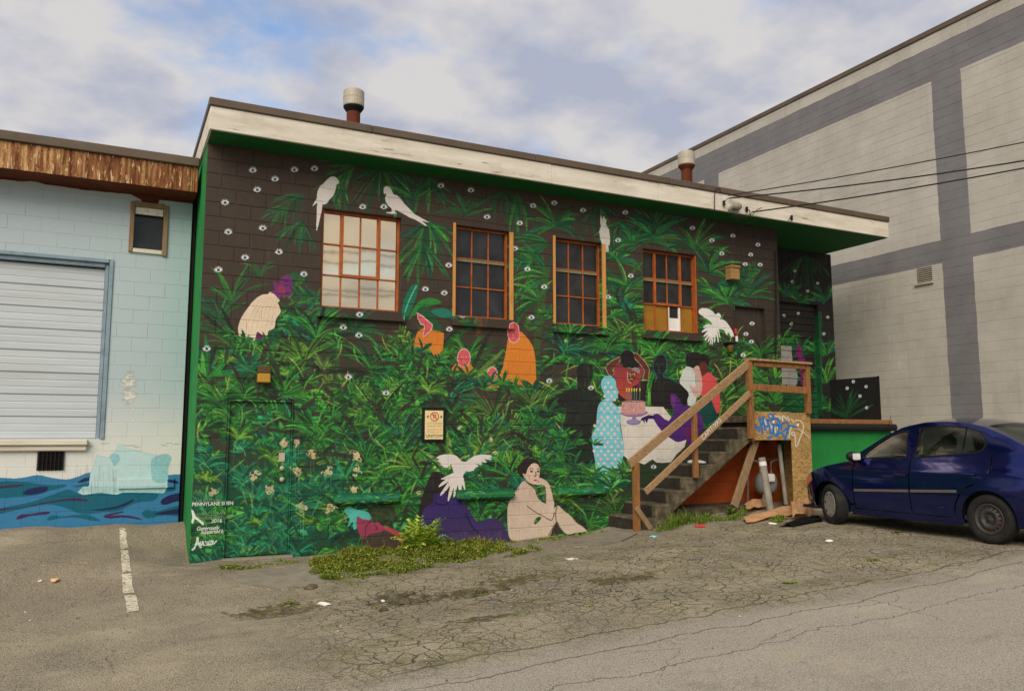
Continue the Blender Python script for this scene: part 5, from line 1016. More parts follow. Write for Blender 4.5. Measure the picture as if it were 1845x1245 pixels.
# timber prop, two pipes, gas meter below the landing
p, q = P3(1362, 790, 10.75), P3(1322, 912, 10.6)
obj('timber_prop', bar(BM(), p, q, .14, .05, (0, 1, 0), .004), M['weathered_wood'], label='leaning weathered plank propping the landing', cat='plank')
o = thing('pipe_bollard', 'leaning grey steel pipe with a white sticker under the landing', 'pipe', P3(1388, 920, 10.35)); p, q = P3(1388, 921, 10.35), P3(1372, 824, 10.5)
obj('pipe', tube(BM(), [p, q], .062, 16), M['pipe_grey'], o, smooth=False); d = (q - p).normalized(); obj('sticker', tube(BM(), [q - d * .14, q - d * .07], .0635, 16, False), M['paper'], o)
obj('leaning_pipe', tube(BM(), [P3(1416, 908, 10.8), P3(1403, 800, 10.85)], .038, 12), M['pipe_grey'], label='thin rusty pipe leaning in the dark recess below the landing', cat='pipe')
gm_ = thing('gas_meter', 'grey gas meter with twin lobes and piping below the landing', 'gas meter', P3(1380, 905, 11.1)); c0 = P3(1380, 870, 11.1)
for s in (-1, 1):
    bm = BM(); bmesh.ops.create_uvsphere(bm, u_segments=16, v_segments=10, radius=1, matrix=Matrix.Translation((c0.x + s * .12, c0.y, c0.z)) @ Matrix.Diagonal((.13, .11, .19, 1))); obj('lobe', bm, M['meter'], gm_, smooth=True)
obj('index_box', box(BM(), c0.x - .08, c0.x + .08, c0.y - .15, c0.y + .02, c0.z + .03, c0.z + .17, .015), M['paper'], gm_)
for s in (-1, 1): obj('supply_pipe', tube(BM(), [(c0.x + s * .13, c0.y, c0.z + .16), (c0.x + s * .13, c0.y, c0.z + .38), (c0.x + s * .3, c0.y, c0.z + .42), (c0.x + s * .32, c0.y + .3, c0.z + .42)], .02, 8), M['pipe_grey'], gm_)
for x in (c0.x - .08, c0.x + .08): obj('support', tube(BM(), [(x, c0.y, G(x, c0.y) - .05), (x, c0.y, c0.z - .15)], .014, 8), M['pipe_grey'], gm_)
obj('conduit', tube(BM(), [P3(1347, 905, 11.35), P3(1347, 838, 11.35)], .018, 8), M['pipe_grey'], label='thin upright conduit against the orange wall under the stairs', cat='pipe')

# ------------------------------------------------------------------ loading dock
dk = thing('loading_dock', 'green painted loading dock with a black bumper and timber edge', 'loading dock', (12.8, 11.3, Z(-1)))
DY = 11.22; DX0, DX1 = 11.38, 14.22
obj('dock_wall', box(BM(), DX0, DX1, DY, DY + .2, Z(-1.6), Z(.10)), M['green_wall'], dk); obj('dock_side', box(BM(), DX1 - .2, DX1, DY + .205, RY, Z(-1.6), Z(.10)), M['green_wall'], dk)
obj('dock_floor', box(BM(), DX0, DX1, DY + .02, RY - .004, Z(.105), Z(.305)), M['concrete'], dk); obj('edge_timber', box(BM(), DX0 - .05, DX1, DY - .05, DY + .10, Z(.235), Z(.325), .008), M['timber'], dk)
bm = tube(BM(), [(DX0, DY - .07, Z(.17)), (DX1 + .02, DY - .07, Z(.17))], .075, 10); obj('bumper', bm, M['black_rubber'], dk)
obj('guard_panel', box(BM(), PX, PX + .02, 11.38, RY - .01, Z(.33), Z(1.22), .002), M['panel'], dk)
obj('guard_panel_frame', box(BM(), PX - .004, PX + .04, 11.35, 11.378, Z(.326), Z(1.23)), M['black_paint'], dk)

# ------------------------------------------------------------------ sign, lamps, boxes on the facade
M['sign_cream'] = pmat('sign_cream', (226, 206, 150), .5, .04, 6, 0); M['sign_red'] = pmat('sign_red', (206, 52, 46), .5, .05); M['sign_faint'] = pmat('sign_faint', (176, 164, 122), .6, .05); M['sign_pink'] = pmat('sign_pink', (228, 150, 110), .6, .05)
a = P3(765, 739, FY); b = P3(796, 791, FY); sg = thing('parking_sign', 'cream tow away sign with a crossed red P on a black board', 'sign', ((a.x + b.x) / 2, FY, b.z)); cx = (a.x + b.x) / 2 + .005
obj('backing_board', box(BM(), a.x - .05, b.x + .05, FY - .022, FY - .002, b.z - .04, a.z + .05, .003), M['black_paint'], sg); pz = FY - .026
obj('sign_plate', box(BM(), a.x - .005, b.x + .005, pz, FY - .0225, b.z, a.z, .002), M['sign_cream'], sg)
cz = a.z - .092; bm = BM(); ys = pz - .002
for k in range(28):
    t0, t1 = 2 * math.pi * k / 28, 2 * math.pi * (k + 1) / 28; q = [(cx + r * math.cos(t), ys, cz + r * math.sin(t)) for r, t in ((.058, t0), (.058, t1), (.072, t1), (.072, t0))]; bm.faces.new([bm.verts.new(v) for v in q])
bar(bm, (cx - .045, ys - .0012, cz + .045), (cx + .045, ys - .0012, cz - .045), .014, .002, (0, 1, 0)); obj('red_ring', bm, M['sign_red'], sg)
text('sign_lettering', 'P', (cx, ys + .001, cz - .036), .105, M['black_paint'], sg, align='CENTER', ext=.0005)
for s in (-1, 1):
    bm = BM(); bm.faces.new([bm.verts.new(v) for v in ((cx + s * .128, ys, cz), (cx + s * .098, ys, cz + .024), (cx + s * .098, ys, cz - .024))]); obj('arrow', bm, M['black_paint'], sg)
for s, dz, sz, m in (('AUTHORIZED', .205, .040, 'sign_faint'), ('PARKING ONLY', .245, .034, 'sign_faint'), ('VIOLATORS WILL BE', .295, .027, 'sign_pink'), ('TOWED AWAY', .335, .034, 'sign_pink'), ('UNITOW', .405, .066, 'black_paint'), ('24 HOURS  606-1255', .447, .024, 'black_paint')):
    text('sign_lettering', s, (cx, ys, a.z - dz), sz, M[m], sg, align='CENTER', ext=.0005)
a = P3(463, 659, FY); b = P3(485, 690, FY); lm = thing('wall_light', 'small brown and amber wall light above the low door', 'lamp', (a.x, FY, b.z)); mid = (a.z + b.z) / 2 + .01
M['amber'] = pmat('amber', (176, 136, 50), .5, .08, 8, .05); M['olive_metal'] = pmat('olive_metal', (88, 70, 36), .5, .1)
obj('lamp_body', box(BM(), a.x, b.x - .005, FY - .11, FY - .002, mid + .003, a.z, .008), M['olive_metal'], lm); obj('lens', box(BM(), a.x, b.x - .005, FY - .12, FY - .002, b.z, mid, .012), M['amber'], lm)
a = P3(1306, 479, FY); b = P3(1322, 506, FY); o = thing('wooden_box', 'small plain wooden nest box high on the wall', 'box', (a.x, FY, b.z)); M['nest'] = pmat('nest', (150, 116, 70), .8, .15, 9, .1)
obj('body', box(BM(), a.x, b.x, FY - .16, FY - .002, b.z, a.z - .05, .004), M['nest'], o); obj('lid', box(BM(), a.x - .01, b.x + .01, FY - .18, FY - .002, a.z - .048, a.z - .01, .004), M['nest'], o); obj('seam', box(BM(), a.x - .002, b.x + .002, FY - .163, FY - .003, (a.z + b.z) / 2 - .002, (a.z + b.z) / 2 + .004), M['weathered_wood'], o)
a = P3(1309, 622, FY); o = thing('door_lamp', 'dark hooded lamp beside the upper door', 'lamp', (a.x, FY, a.z)); obj('hood', box(BM(), a.x - .09, a.x + .09, FY - .17, FY - .002, a.z + .02, a.z + .05, .01), M['black_paint'], o); obj('bulb', lathe(BM(), [(.03, -.16), (.055, -.12), (.06, -.03), (.04, .018)], (a.x, FY - .09, a.z)), M['olive_metal'], o, smooth=True)
for u, v, m in ((1324, 596, 'red_bit'), (1326, 610, 'paper')): a = P3(u, v, FY); obj('notice_sticker', box(BM(), a.x - .03, a.x + .03, FY - .016, FY - .013, a.z - .05, a.z + .05), M[m], label='small %s sticker on the edge of the upper door frame' % ('red' if m[0] == 'r' else 'white'), cat='sticker')
obj('downpipe', tube(BM(), [P3(1397, 452, 11.46), P3(1398, 560, 11.46), P3(1397, 640, 11.46)], .018, 8), M['black_paint'], label='thin black conduit running down the wall by the bay corner', cat='pipe')

# service cables to a pole beside the grey building
pole = thing('utility_pole', 'brown timber utility pole beside the grey building', 'pole', (14.75, 4.9, G(14.75, 4.9))); obj('shaft', tube(BM(), [(14.75, 4.9, G(14.75, 4.9) - .3), (14.75, 4.9, Z(8.2))], [.16, .11], 14), M['weathered_wood'], pole); obj('crossarm', box(BM(), 13.9, 15.4, 4.84, 4.96, Z(5.55), Z(5.67)), M['weathered_wood'], pole)
def cable(nm, u0, v0, u1, v1, sag, r, lab, zmid=None):
    p = P3(u0, v0, 10.96); a_, b_, c_ = (float(q) for q in ray(u1, v1)); t = 13.0 / a_; q = Vector((13.0, b_ * t, c_ * t + EZ)); e = p + (q - p) * 1.95
    k = 24; pts = [p.lerp(e, i / k) + Vector((0, 0, -sag * 4 * (i / k) * (1 - i / k))) for i in range(k + 1)]
    obj(nm, tube(BM(), pts, r, 6), M['cable'], label=lab, cat='cable', group='service cables')
cable('service_cable', 1312, 352, 1822, 250, .10, .010, 'highest thin black service cable leaving the fascia')
cable('service_cable', 1314, 357, 1822, 276, .16, .013, 'thick black service cable below the thin highest one')
cable('service_cable', 1354, 382, 1822, 294, .12, .013, 'lowest black service cable drooping from the mast head')
for X_ in (-12, 24):
    o = thing('lane_pole', 'timber utility pole on the far side of the lane %s' % ('by the pale building' if X_ < 0 else 'opposite the grey building'), 'pole', (X_, -6, G(X_, -6))); obj('shaft', tube(BM(), [(X_, -6, G(X_, -6) - .3), (X_, -6, Z(9))], [.16, .11], 12), M['weathered_wood'], o); obj('crossarm', box(BM(), X_ - .06, X_ + .06, -7, -5, Z(8.3), Z(8.42)), M['weathered_wood'], o)
for z_, lab in ((6.0, 'lowest'), (6.2, 'second'), (7.4, 'third'), (7.8, 'topmost')): obj('lane_cable', tube(BM(), [(-12 + 36 * i / 20, -6, Z(z_ - .8 * 4 * (i / 20) * (1 - i / 20))) for i in range(21)], .03, 6), M['cable'], label='%s overhead cable strung along the far side of the lane' % lab, cat='cable')
mh = thing('wire_mast', 'grey service mast head with looped wires on the white fascia', 'service head', P3(1327, 375, 10.95))
p = P3(1327, 372, 10.9); bm = BM(); bmesh.ops.create_uvsphere(bm, u_segments=14, v_segments=8, radius=1, matrix=Matrix.Translation(p) @ Matrix.Diagonal((.10, .09, .075, 1))); obj('hood', bm, M['pipe_grey'], mh, smooth=True)
obj('elbow', tube(BM(), [P3(1313, 378, 10.98), P3(1318, 373, 10.93), p], .035, 10), M['pipe_grey'], mh)
for i in range(4): obj('wire', tube(BM(), curve([tuple(P3(1322 + i * 3, 378, 10.87)), tuple(P3(1320 + i * 3, 388, 10.85)), tuple(P3(1330 + i * 4, 394 - i, 10.87)), tuple(P3(1345, 390, 10.9)), tuple(P3(1354, 383, 10.93))]).tolist(), .006, 5), M['cable'], mh)
for u, v in ((1304, 366), (1345, 377), (1426, 392)): p = P3(u, v, 10.96); obj('insulator', lathe(BM(), [(.012, -.05), (.03, -.03), (.018, 0), (.03, .03), (.012, .05)], p, n=10), M['black_rubber'], label='small dark insulator knob screwed to the white fascia', cat='insulator', group='insulators on the fascia')
obj('loop_wire', tube(BM(), curve([tuple(P3(1287, 379, 10.975)), tuple(P3(1287, 352, 10.96)), tuple(P3(1290, 340, 10.94)), tuple(P3(1296, 340, 10.94)), tuple(P3(1299, 348, 10.94))]).tolist(), .008, 6), M['cable'], label='black wire looped over the roof edge above the fascia', cat='wire')
for u0, v0, u1, v1 in ((1304, 365, 1314, 357), (1345, 376, 1352, 388), (1426, 391, 1418, 400), (1354, 388, 1372, 374)): obj('tie_wire', tube(BM(), curve([tuple(P3(u0, v0, 10.95)), tuple(P3((u0 + u1) / 2 + 1, (v0 + v1) / 2 - 3, 10.92)), tuple(P3(u1, v1, 10.95))]).tolist(), .007, 5), M['cable'], label='short black tie wire on the white fascia', cat='wire', group='tie wires on the fascia')

# ------------------------------------------------------------------ the blue car (a: forward of the front axle, h: above ground, y: to its left)
CARX, CARY, CARZ = 10.19, 8.50, Z(-1.268)
car = thing('parked_car', 'dark blue four door sedan parked nose towards the loading dock', 'car', (CARX, CARY, CARZ))
N = NT('car_paint'); N.out(N.ramp(N.noise(4, 4), [(.3, (.009, .017, .125)), (.7, (.012, .021, .15))]), N.math('ADD', N.math('MULTIPLY', N.noise(3, 6, N.map(loc=(2, 2, 2))), .10), .07), .85, .5); N.b.inputs['Coat Weight'].default_value = .6; N.b.inputs['Coat Roughness'].default_value = .05; M['car_paint'] = N.m
N = NT('car_glass'); N.out((.55, .6, .58), .03, 0, .5); tr = N.n('ShaderNodeBsdfTransparent'); tr.inputs[0].default_value = (.40, .45, .43, 1); gl = N.n('ShaderNodeBsdfGlossy'); gl.inputs['Roughness'].default_value = .10; fr_ = N.n('ShaderNodeFresnel'); fr_.inputs[0].default_value = 1.5
mxs = N.n('ShaderNodeMixShader'); N.l(N.math('MULTIPLY', fr_.outputs[0], .75), mxs.inputs[0]); N.l(tr.outputs[0], mxs.inputs[1]); N.l(gl.outputs[0], mxs.inputs[2]); N.l(mxs.outputs[0], N.t.nodes['Material Output'].inputs[0]); M['car_glass'] = N.m
M['tyre'] = pmat('tyre', (30, 29, 28), .85, .25, 14, .2, 80, stain=(66, 60, 52), samt=.5); M['hubcap'] = pmat('hubcap', (168, 166, 160), .4, .1, 8, .05, metallic=.5, stain=(110, 100, 88)); M['steel_rim'] = pmat('steel_rim', (66, 64, 62), .55, .2, 10, .1, metallic=.4, stain=(84, 54, 36), samt=.6)
M['trim'] = pmat('trim', (22, 22, 23), .55, .1); M['moulding'] = pmat('moulding', (92, 86, 76), .5, .12, 12, .05); M['seat'] = pmat('seat', (66, 66, 66), .9, .12); M['lens_amber'] = pmat('lens_amber', (236, 120, 40), .25, .08, spec=.6); M['lens_clear'] = pmat('lens_clear', (168, 172, 172), .15, .05, spec=.7, metallic=.4); M['lens_red'] = pmat('lens_red', (150, 20, 18), .2, .05)
M['chrome_white'] = pmat('chrome_white', (206, 206, 200), .25, .04, spec=.6)
HW = .83
def ip(x, pts): return float(np.interp(x, [p[0] for p in pts], [p[1] for p in pts]))
def Pw(a):
    if a > -.25: t = min(1, (a + .25) / .95); return HW * (1 - .40 * t ** 3.2)
    if a < -2.55: t = min(1, (-2.55 - a) / .87); return HW * (1 - .22 * t ** 2.6)
    return HW
Q = [(.12, .89), (.2, .93), (.28, .955), (.36, .975), (.46, .99), (.56, .999), (.66, 1.0), (.74, .994), (.80, .984), (.84, .973), (.87, .955), (.93, .94), (1.06, .905)]
QH = np.linspace(0, 1.3, 521); QV = np.interp(QH, [q[0] for q in Q], [q[1] for q in Q]); QK = np.hanning(41); QK /= QK.sum(); QV = np.convolve(np.pad(QV, 20, 'edge'), QK, 'valid')
def wl(a, h): return Pw(a) * float(np.interp(h, QH, QV))
SH = [(-3.42, .98), (-3.2, 1.03), (-2.8, 1.05), (-2.3, 1.03), (-1.0, .955), (-.7, .935), (-.4, .91), (-.2, .88), (0, .845), (.2, .79), (.35, .74), (.5, .675), (.6, .62), (.7, .54)]
HCt = [(-3.42, 1.0), (-3.3, 1.06), (-3.0, 1.10), (-2.7, 1.10), (-.5, 1.0), (-.35, .975), (-.1, .925), (.15, .865), (.35, .80), (.5, .735), (.6, .68), (.7, .58)]
RAIL = [(-2.98, 1.07), (-2.8, 1.15), (-2.55, 1.275), (-2.3, 1.375), (-2.05, 1.43), (-1.75, 1.455), (-1.45, 1.445), (-1.15, 1.39), (-.9, 1.275), (-.6, 1.09), (-.36, .945)]
sh = lambda a: ip(a, SH); rail = lambda a: ip(a, RAIL)
def wg(a, h): s = sh(a); t = max(0, h - s); return wl(a, s) - .015 - t * .26 - t * t * .16
def panel(name, poly, fn, mat, parent, sides=(1,), hole=None, step=.05, thick=0):
    def dens(P_):
        o = []
        for (ax_, ay_), (bx_, by_) in zip(P_, list(P_[1:]) + [P_[0]]):
            k = max(1, int(math.hypot(bx_ - ax_, by_ - ay_) / step)); o += [(ax_ + (bx_ - ax_) * i / k, ay_ + (by_ - ay_) * i / k) for i in range(k)]
        return o
    poly = dens(poly); hole = [dens(h_) for h_ in (hole or [])]
    pts = [Vector(p) for p in poly]; n = len(pts); edges = [(i, (i + 1) % n) for i in range(n)]; hs_ = hole or []
    for hpoly in hs_:
        b0 = len(pts); pts += [Vector(p) for p in hpoly]; k = len(hpoly); edges += [(b0 + i, b0 + (i + 1) % k) for i in range(k)]
    xs = [p[0] for p in poly]; ys_ = [p[1] for p in poly]; x = min(xs) + step / 2
    while x < max(xs):
        y = min(ys_) + step / 2
        while y < max(ys_):
            if inside((x, y), [tuple(p) for p in poly]): pts.append(Vector((x, y)))
            y += step
        x += step
    v2, e2, f2, *_ = delaunay_2d_cdt(pts, edges, [], 0, 1e-5)
    res = []
    for sgn in sides:
        bm = BM(); vv = [bm.verts.new((CARX - sgn * fn(v.x, v.y), CARY + v.x, CARZ + v.y)) for v in v2]
        for f in f2:
            c_ = ((v2[f[0]].x + v2[f[1]].x + v2[f[2]].x) / 3, (v2[f[0]].y + v2[f[1]].y + v2[f[2]].y) / 3)
            if not inside(c_, [tuple(p) for p in poly]) or any(inside(c_, h_) for h_ in hs_): continue
            bm.faces.new([vv[i] for i in f])
        bmesh.ops.delete(bm, geom=[v for v in bm.verts if not v.link_faces], context='VERTS')
        bmesh.ops.recalc_face_normals(bm, faces=bm.faces[:])
        if thick:
            r = bmesh.ops.solidify(bm, geom=bm.faces[:], thickness=thick)
        res.append(obj(name, bm, mat, parent, smooth=True))
    return res[0]
AR = .335
def arc(c_, r, t0, t1, n=12): return [(c_[0] + r * math.cos(math.radians(t0 + (t1 - t0) * i / n)), c_[1] + r * math.sin(math.radians(t0 + (t1 - t0) * i / n))) for i in range(n + 1)]
def top(a0, a1, n=10): return [(a0 + (a1 - a0) * i / n, sh(a0 + (a1 - a0) * i / n)) for i in range(n + 1)]
body = part_empty('body', car)
BOT = .19; ah = (0, .29); arh = (-2.37, .29)
fend = [(-.44, .26)] + [(-.325, BOT)] + arc(ah, AR, 197, -17) + [(.55, .2), (.68, .26), (.7, .4)] + top(.7, -.44)
panel('fender', fend, wl, M['car_paint'], body, (1, -1))
fd = [(-.452, .27), (-1.335, .27)] + top(-1.335, -.452); rdoor = [(-1.35, .27), (-1.93, .27), (-1.945, .40)] + arc(arh, .435, 25, 68, 6) + [(-2.385, .78), (-2.42, .9)] + top(-2.42, -1.35)
def door_part(poly, hx, hh):
    d = panel('door', poly, wl, M['car_paint'], body); 
    y = CARX - wl(hx, hh); bm = BM(); box(bm, y - .035, y - .012, CARY + hx - .09, CARY + hx + .09, CARZ + hh - .012, CARZ + hh + .016, .008); obj('door_handle', bm, M['car_paint'], d)
    panel('door', poly, wl, M['car_paint'], body, (-1,)); return d
dF = door_part(fd, -1.22, .755); dR = door_part(rdoor, -2.16, .80)
def strip(a0, h0, a1, h1, parent):
    bm = BM(); n = 10; vs_ = []
    for i in range(n + 1):
        a = a0 + (a1 - a0) * i / n; h = h0 + (h1 - h0) * i / n; y = CARX - wl(a, h)
        vs_.append([bm.verts.new((y + o_, CARY + a, CARZ + h + z)) for o_, z in ((.004, -.02), (-.012, -.014), (-.012, .014), (.004, .02))])
    for A_, B_ in zip(vs_, vs_[1:]):
        for k in range(3): bm.faces.new((A_[k], A_[k + 1], B_[k + 1], B_[k]))
    bm.faces.new(vs_[0]); bm.faces.new(vs_[-1][::-1]); bmesh.ops.recalc_face_normals(bm, faces=bm.faces[:]); obj('moulding', bm, M['moulding'], parent)
strip(-.47, .515, -1.325, .555, dF); strip(-1.36, .557, -2.0, .59, dR)
# doors curve forward of the arch: arc angles measured from the rear axle, forward is +a
rdoor_edge = [(-1.945, .27), (-1.965, .40)] + [(-2.37 + .42 * math.cos(math.radians(t)), .29 + .42 * math.sin(math.radians(t))) for t in (25, 40, 55, 70)] + [(-2.40, .78), (-2.435, .9)]
qpoly = [(-2.035, BOT), (-1.945, .22)] + rdoor_edge[0:] + top(-2.435, -3.42) + [(-3.42, .4), (-3.38, .26), (-2.72, .22)] + [(-2.37 + AR * math.cos(math.radians(t)), .29 + AR * math.sin(math.radians(t))) for t in range(197, -18, -10)]
panel('rear_quarter', qpoly, wl, M['car_paint'], body, (1, -1))
panel('rocker', [(-.335, .17), (-2.035, .17), (-1.94, .26), (-.44, .26)], lambda a, h: wl(a, h) - .008, M['car_paint'], body, (1, -1))
# hood, boot lid, front and rear faces
def deck(name, a0, a1, mat, n=14, m=14, k=2.6):
    bm = BM(); rows = []
    for i in range(n + 1):
        a = a0 + (a1 - a0) * i / n; s = sh(a); w = wl(a, s); hc = ip(a, HCt)
        rows.append([bm.verts.new((CARX + w * t, CARY + a, CARZ + s + (hc - s) * (1 - abs(t) ** k))) for t in (np.sin(np.linspace(-math.pi / 2, math.pi / 2, m + 1)))])
    for A_, B_ in zip(rows, rows[1:]):
        for j in range(m): bm.faces.new((A_[j], A_[j + 1], B_[j + 1], B_[j]))
    bmesh.ops.recalc_face_normals(bm, faces=bm.faces[:]); return obj(name, bm, mat, body, smooth=True)
deck('hood', -.44, .7, M['car_paint']); deck('boot_lid', -3.42, -2.68, M['car_paint'])
def endface(name, a, bulge, h0, mat):
    bm = BM(); rows = []; n, m = 8, 14
    for i in range(n + 1):
        t = i / n; rows.append([])
        for j in range(m + 1):
            q = math.sin((j / m - .5) * math.pi); hc = ip(a, HCt); s = sh(a); topz = s + (hc - s) * (1 - abs(q) ** 2.6); h = h0 + (topz - h0) * t
            rows[-1].append(bm.verts.new((CARX + wl(a, min(h, s)) * q, CARY + a + bulge * (1 - q * q) * (1 - abs(2 * t - .9) ** 3 * .5), CARZ + h)))
    for A_, B_ in zip(rows, rows[1:]):
        for j in range(m): bm.faces.new((A_[j], A_[j + 1], B_[j + 1], B_[j]))
    bmesh.ops.recalc_face_normals(bm, faces=bm.faces[:]); return obj(name, bm, mat, body, smooth=True)
endface('front_bumper', .7, .13, .22, M['car_paint']); endface('rear_bumper', -3.42, -.13, .26, M['car_paint'])
# lights
hl = [(.33, .62), (.50, .51), (.66, .47), (.69, .52), (.60, .61), (.48, .675), (.36, .72)]
lamp = panel('headlight', hl, lambda a, h: wl(a, h) + .012, M['lens_clear'], body, (1, -1), step=.05)
panel('indicator', [(.36, .62), (.50, .525), (.60, .505), (.57, .59), (.46, .65), (.37, .68)], lambda a, h: wl(a, h) + .019, M['lens_amber'], lamp, (1,), step=.04)
panel('tail_light', [(-3.12, .8), (-3.41, .76), (-3.41, .94), (-3.2, .96)], lambda a, h: wl(a, h) + .01, M['lens_red'], body, (1, -1), step=.06)
# greenhouse
fw = [(-.56, .965), (-1.27, .99), (-1.235, 1.335), (-1.12, 1.325), (-.98, 1.275), (-.8, 1.165), (-.64, 1.05)]
rw_ = [(-1.39, .995), (-2.18, 1.065), (-2.29, 1.10), (-2.33, 1.16), (-2.31, 1.24), (-2.22, 1.325), (-2.05, 1.375), (-1.8, 1.395), (-1.41, 1.365)]
gh = part_empty('cabin', car); rl_ = [(-.36 - i * (2.62 / 24), rail(-.36 - i * (2.62 / 24))) for i in range(25)]
side = [(-.40, sh(-.40) - .01)] + rl_ + [(-2.98, sh(-2.98) - .01)] + [(-2.98 + i * 2.58 / 16, sh(-2.98 + i * 2.58 / 16) - .01) for i in range(1, 16)]
panel('side_frame', side, wg, M['car_paint'], gh, (1, -1), hole=[fw, rw_], step=.08)
grow = lambda P_, k: [(sum(p[0] for p in P_) / len(P_) + (x - sum(p[0] for p in P_) / len(P_)) * k, sum(p[1] for p in P_) / len(P_) + (y - sum(p[1] for p in P_) / len(P_)) * (k * 1.02 if k > 1 else k)) for x, y in P_]
for P_ in (fw, rw_):
    g1 = panel('side_window', grow(P_, 1.03), lambda a, h: wg(a, h) - .012, M['car_glass'], gh, (1,), step=.1); panel('side_window', grow(P_, 1.03), lambda a, h: wg(a, h) - .012, M['car_glass'], gh, (-1,), step=.1)
    panel('window_seal', grow(P_, 1.035), lambda a, h: wg(a, h) + .002, M['trim'], g1, (1,), hole=[grow(P_, .975)], step=.3)
bm = BM(); bm2 = None
panel('divider', [(-2.02, 1.03), (-2.045, 1.03), (-2.06, 1.385), (-2.035, 1.385)], lambda a, h: wg(a, h) - .008, M['trim'], gh, (1, -1), step=.2)
def roofpart(name, a0, a1, t0, t1, mat, n=12, m=10, off=0):
    bm = BM(); rows = []
    for i in range(n + 1):
        a = a0 + (a1 - a0) * i / n; h = rail(a); w = wg(a, h)
        rows.append([bm.verts.new((CARX + w * t, CARY + a, CARZ + h + off + .055 * (1 - t * t))) for t in np.linspace(t0, t1, m + 1)])
    for A_, B_ in zip(rows, rows[1:]):
        for j in range(m): bm.faces.new((A_[j], A_[j + 1], B_[j + 1], B_[j]))
    bmesh.ops.recalc_face_normals(bm, faces=bm.faces[:]); return obj(name, bm, mat, gh, smooth=True)
roofpart('roof', -1.13, -2.28, -1, 1, M['car_paint'])
roofpart('windscreen', -.37, -1.13, -.92, .92, M['car_glass']); roofpart('rear_window', -2.28, -2.9, -.88, .88, M['car_glass'])
for t0, t1 in ((-1, -.92), (.92, 1)): roofpart('pillar', -.36, -1.13, t0, t1, M['car_paint'], m=2); 
for t0, t1 in ((-1, -.88), (.88, 1)): roofpart('pillar', -2.28, -2.98, t0, t1, M['car_paint'], m=2)
roofpart('rear_shelf_edge', -2.9, -2.98, -.88, .88, M['car_paint'], n=2)
# mirror, inside
mi = part_empty('door_mirror', car); my = CARX - wg(-.52, .98)
bm = BM(); bmesh.ops.create_uvsphere(bm, u_segments=14, v_segments=10, radius=1, matrix=Matrix.Translation((my - .12, CARY - .50, CARZ + .985)) @ Matrix.Diagonal((.10, .07, .068, 1))); obj('mirror_shell', bm, M['trim'], mi, smooth=True)
bm = BM(); box(bm, my - .19, my - .05, CARY - .577, CARY - .568, CARZ + .94, CARZ + 1.03, .01); obj('mirror_glass', bm, M['chrome_white'], mi); obj('mirror_arm', box(BM(), my - .06, my + .02, CARY - .53, CARY - .46, CARZ + .94, CARZ + .98, .01), M['trim'], mi)
it = part_empty('interior', car)
obj('floor_tub', box(BM(), CARX - .72, CARX + .72, CARY - 2.5, CARY - .5, CARZ + .25, CARZ + .3), M['seat'], it); obj('dashboard', box(BM(), CARX - .70, CARX + .70, CARY - .75, CARY - .42, CARZ + .7, CARZ + .95, .06), M['trim'], it)
for x in (-.36, .36):
    s = obj('front_seat', box(BM(), CARX + x - .23, CARX + x + .23, CARY - 1.62, CARY - 1.45, CARZ + .45, CARZ + 1.07, .06), M['seat'], it); obj('headrest', box(BM(), CARX + x - .13, CARX + x + .13, CARY - 1.66, CARY - 1.56, CARZ + 1.10, CARZ + 1.27, .04), M['trim'], s); obj('seat_cushion', box(BM(), CARX + x - .24, CARX + x + .24, CARY - 1.5, CARY - 1.0, CARZ + .4, CARZ + .55, .05), M['seat'], s)
obj('rear_seat', box(BM(), CARX - .6, CARX + .6, CARY - 2.5, CARY - 2.3, CARZ + .45, CARZ + 1.06, .06), M['seat'], it); obj('parcel_shelf', box(BM(), CARX - .62, CARX + .62, CARY - 2.85, CARY - 2.45, CARZ + 1.0, CARZ + 1.03), M['trim'], it)
sm = Matrix.Translation((CARX - .36, CARY - .92, CARZ + .93)) @ Matrix.Rotation(math.radians(62), 4, 'X'); bm = BM()
R_, r_ = .185, .016; ring = []
for i in range(24):
    t = 2 * math.pi * i / 24; ring.append([bm.verts.new(sm @ Vector(((R_ + r_ * math.cos(q)) * math.cos(t), (R_ + r_ * math.cos(q)) * math.sin(t), r_ * math.sin(q)))) for q in (0, 1.57, 3.14, 4.71)])
for i in range(24):
    for k in range(4): bm.faces.new((ring[i][k], ring[(i + 1) % 24][k], ring[(i + 1) % 24][(k + 1) % 4], ring[i][(k + 1) % 4]))
bar(bm, sm @ Vector((-.18, 0, 0)), sm @ Vector((.18, 0, 0)), .09, .03, (0, 1, 0)); bmesh.ops.recalc_face_normals(bm, faces=bm.faces[:]); obj('steering_wheel', bm, M['trim'], it)
obj('underbody', box(BM(), CARX - .7, CARX + .7, CARY - 3.3, CARY + .6, CARZ + .2, CARZ + .24), M['trim'], body)
obj('wheel_well', box(BM(), CARX - .62, CARX + .62, CARY - .36, CARY + .36, CARZ + .24, CARZ + .68), M['trim'], body); obj('wheel_well', box(BM(), CARX - .72, CARX + .72, CARY - 2.01, CARY - 1.95, CARZ + .2, CARZ + .5), M['trim'], body); obj('wheel_well', box(BM(), CARX - .62, CARX + .62, CARY - 2.73, CARY - 2.015, CARZ + .24, CARZ + .68), M['trim'], body)
obj('firewall', box(BM(), CARX - .75, CARX + .75, CARY - .46, CARY - .43, CARZ + .24, CARZ + .88), M['trim'], body)
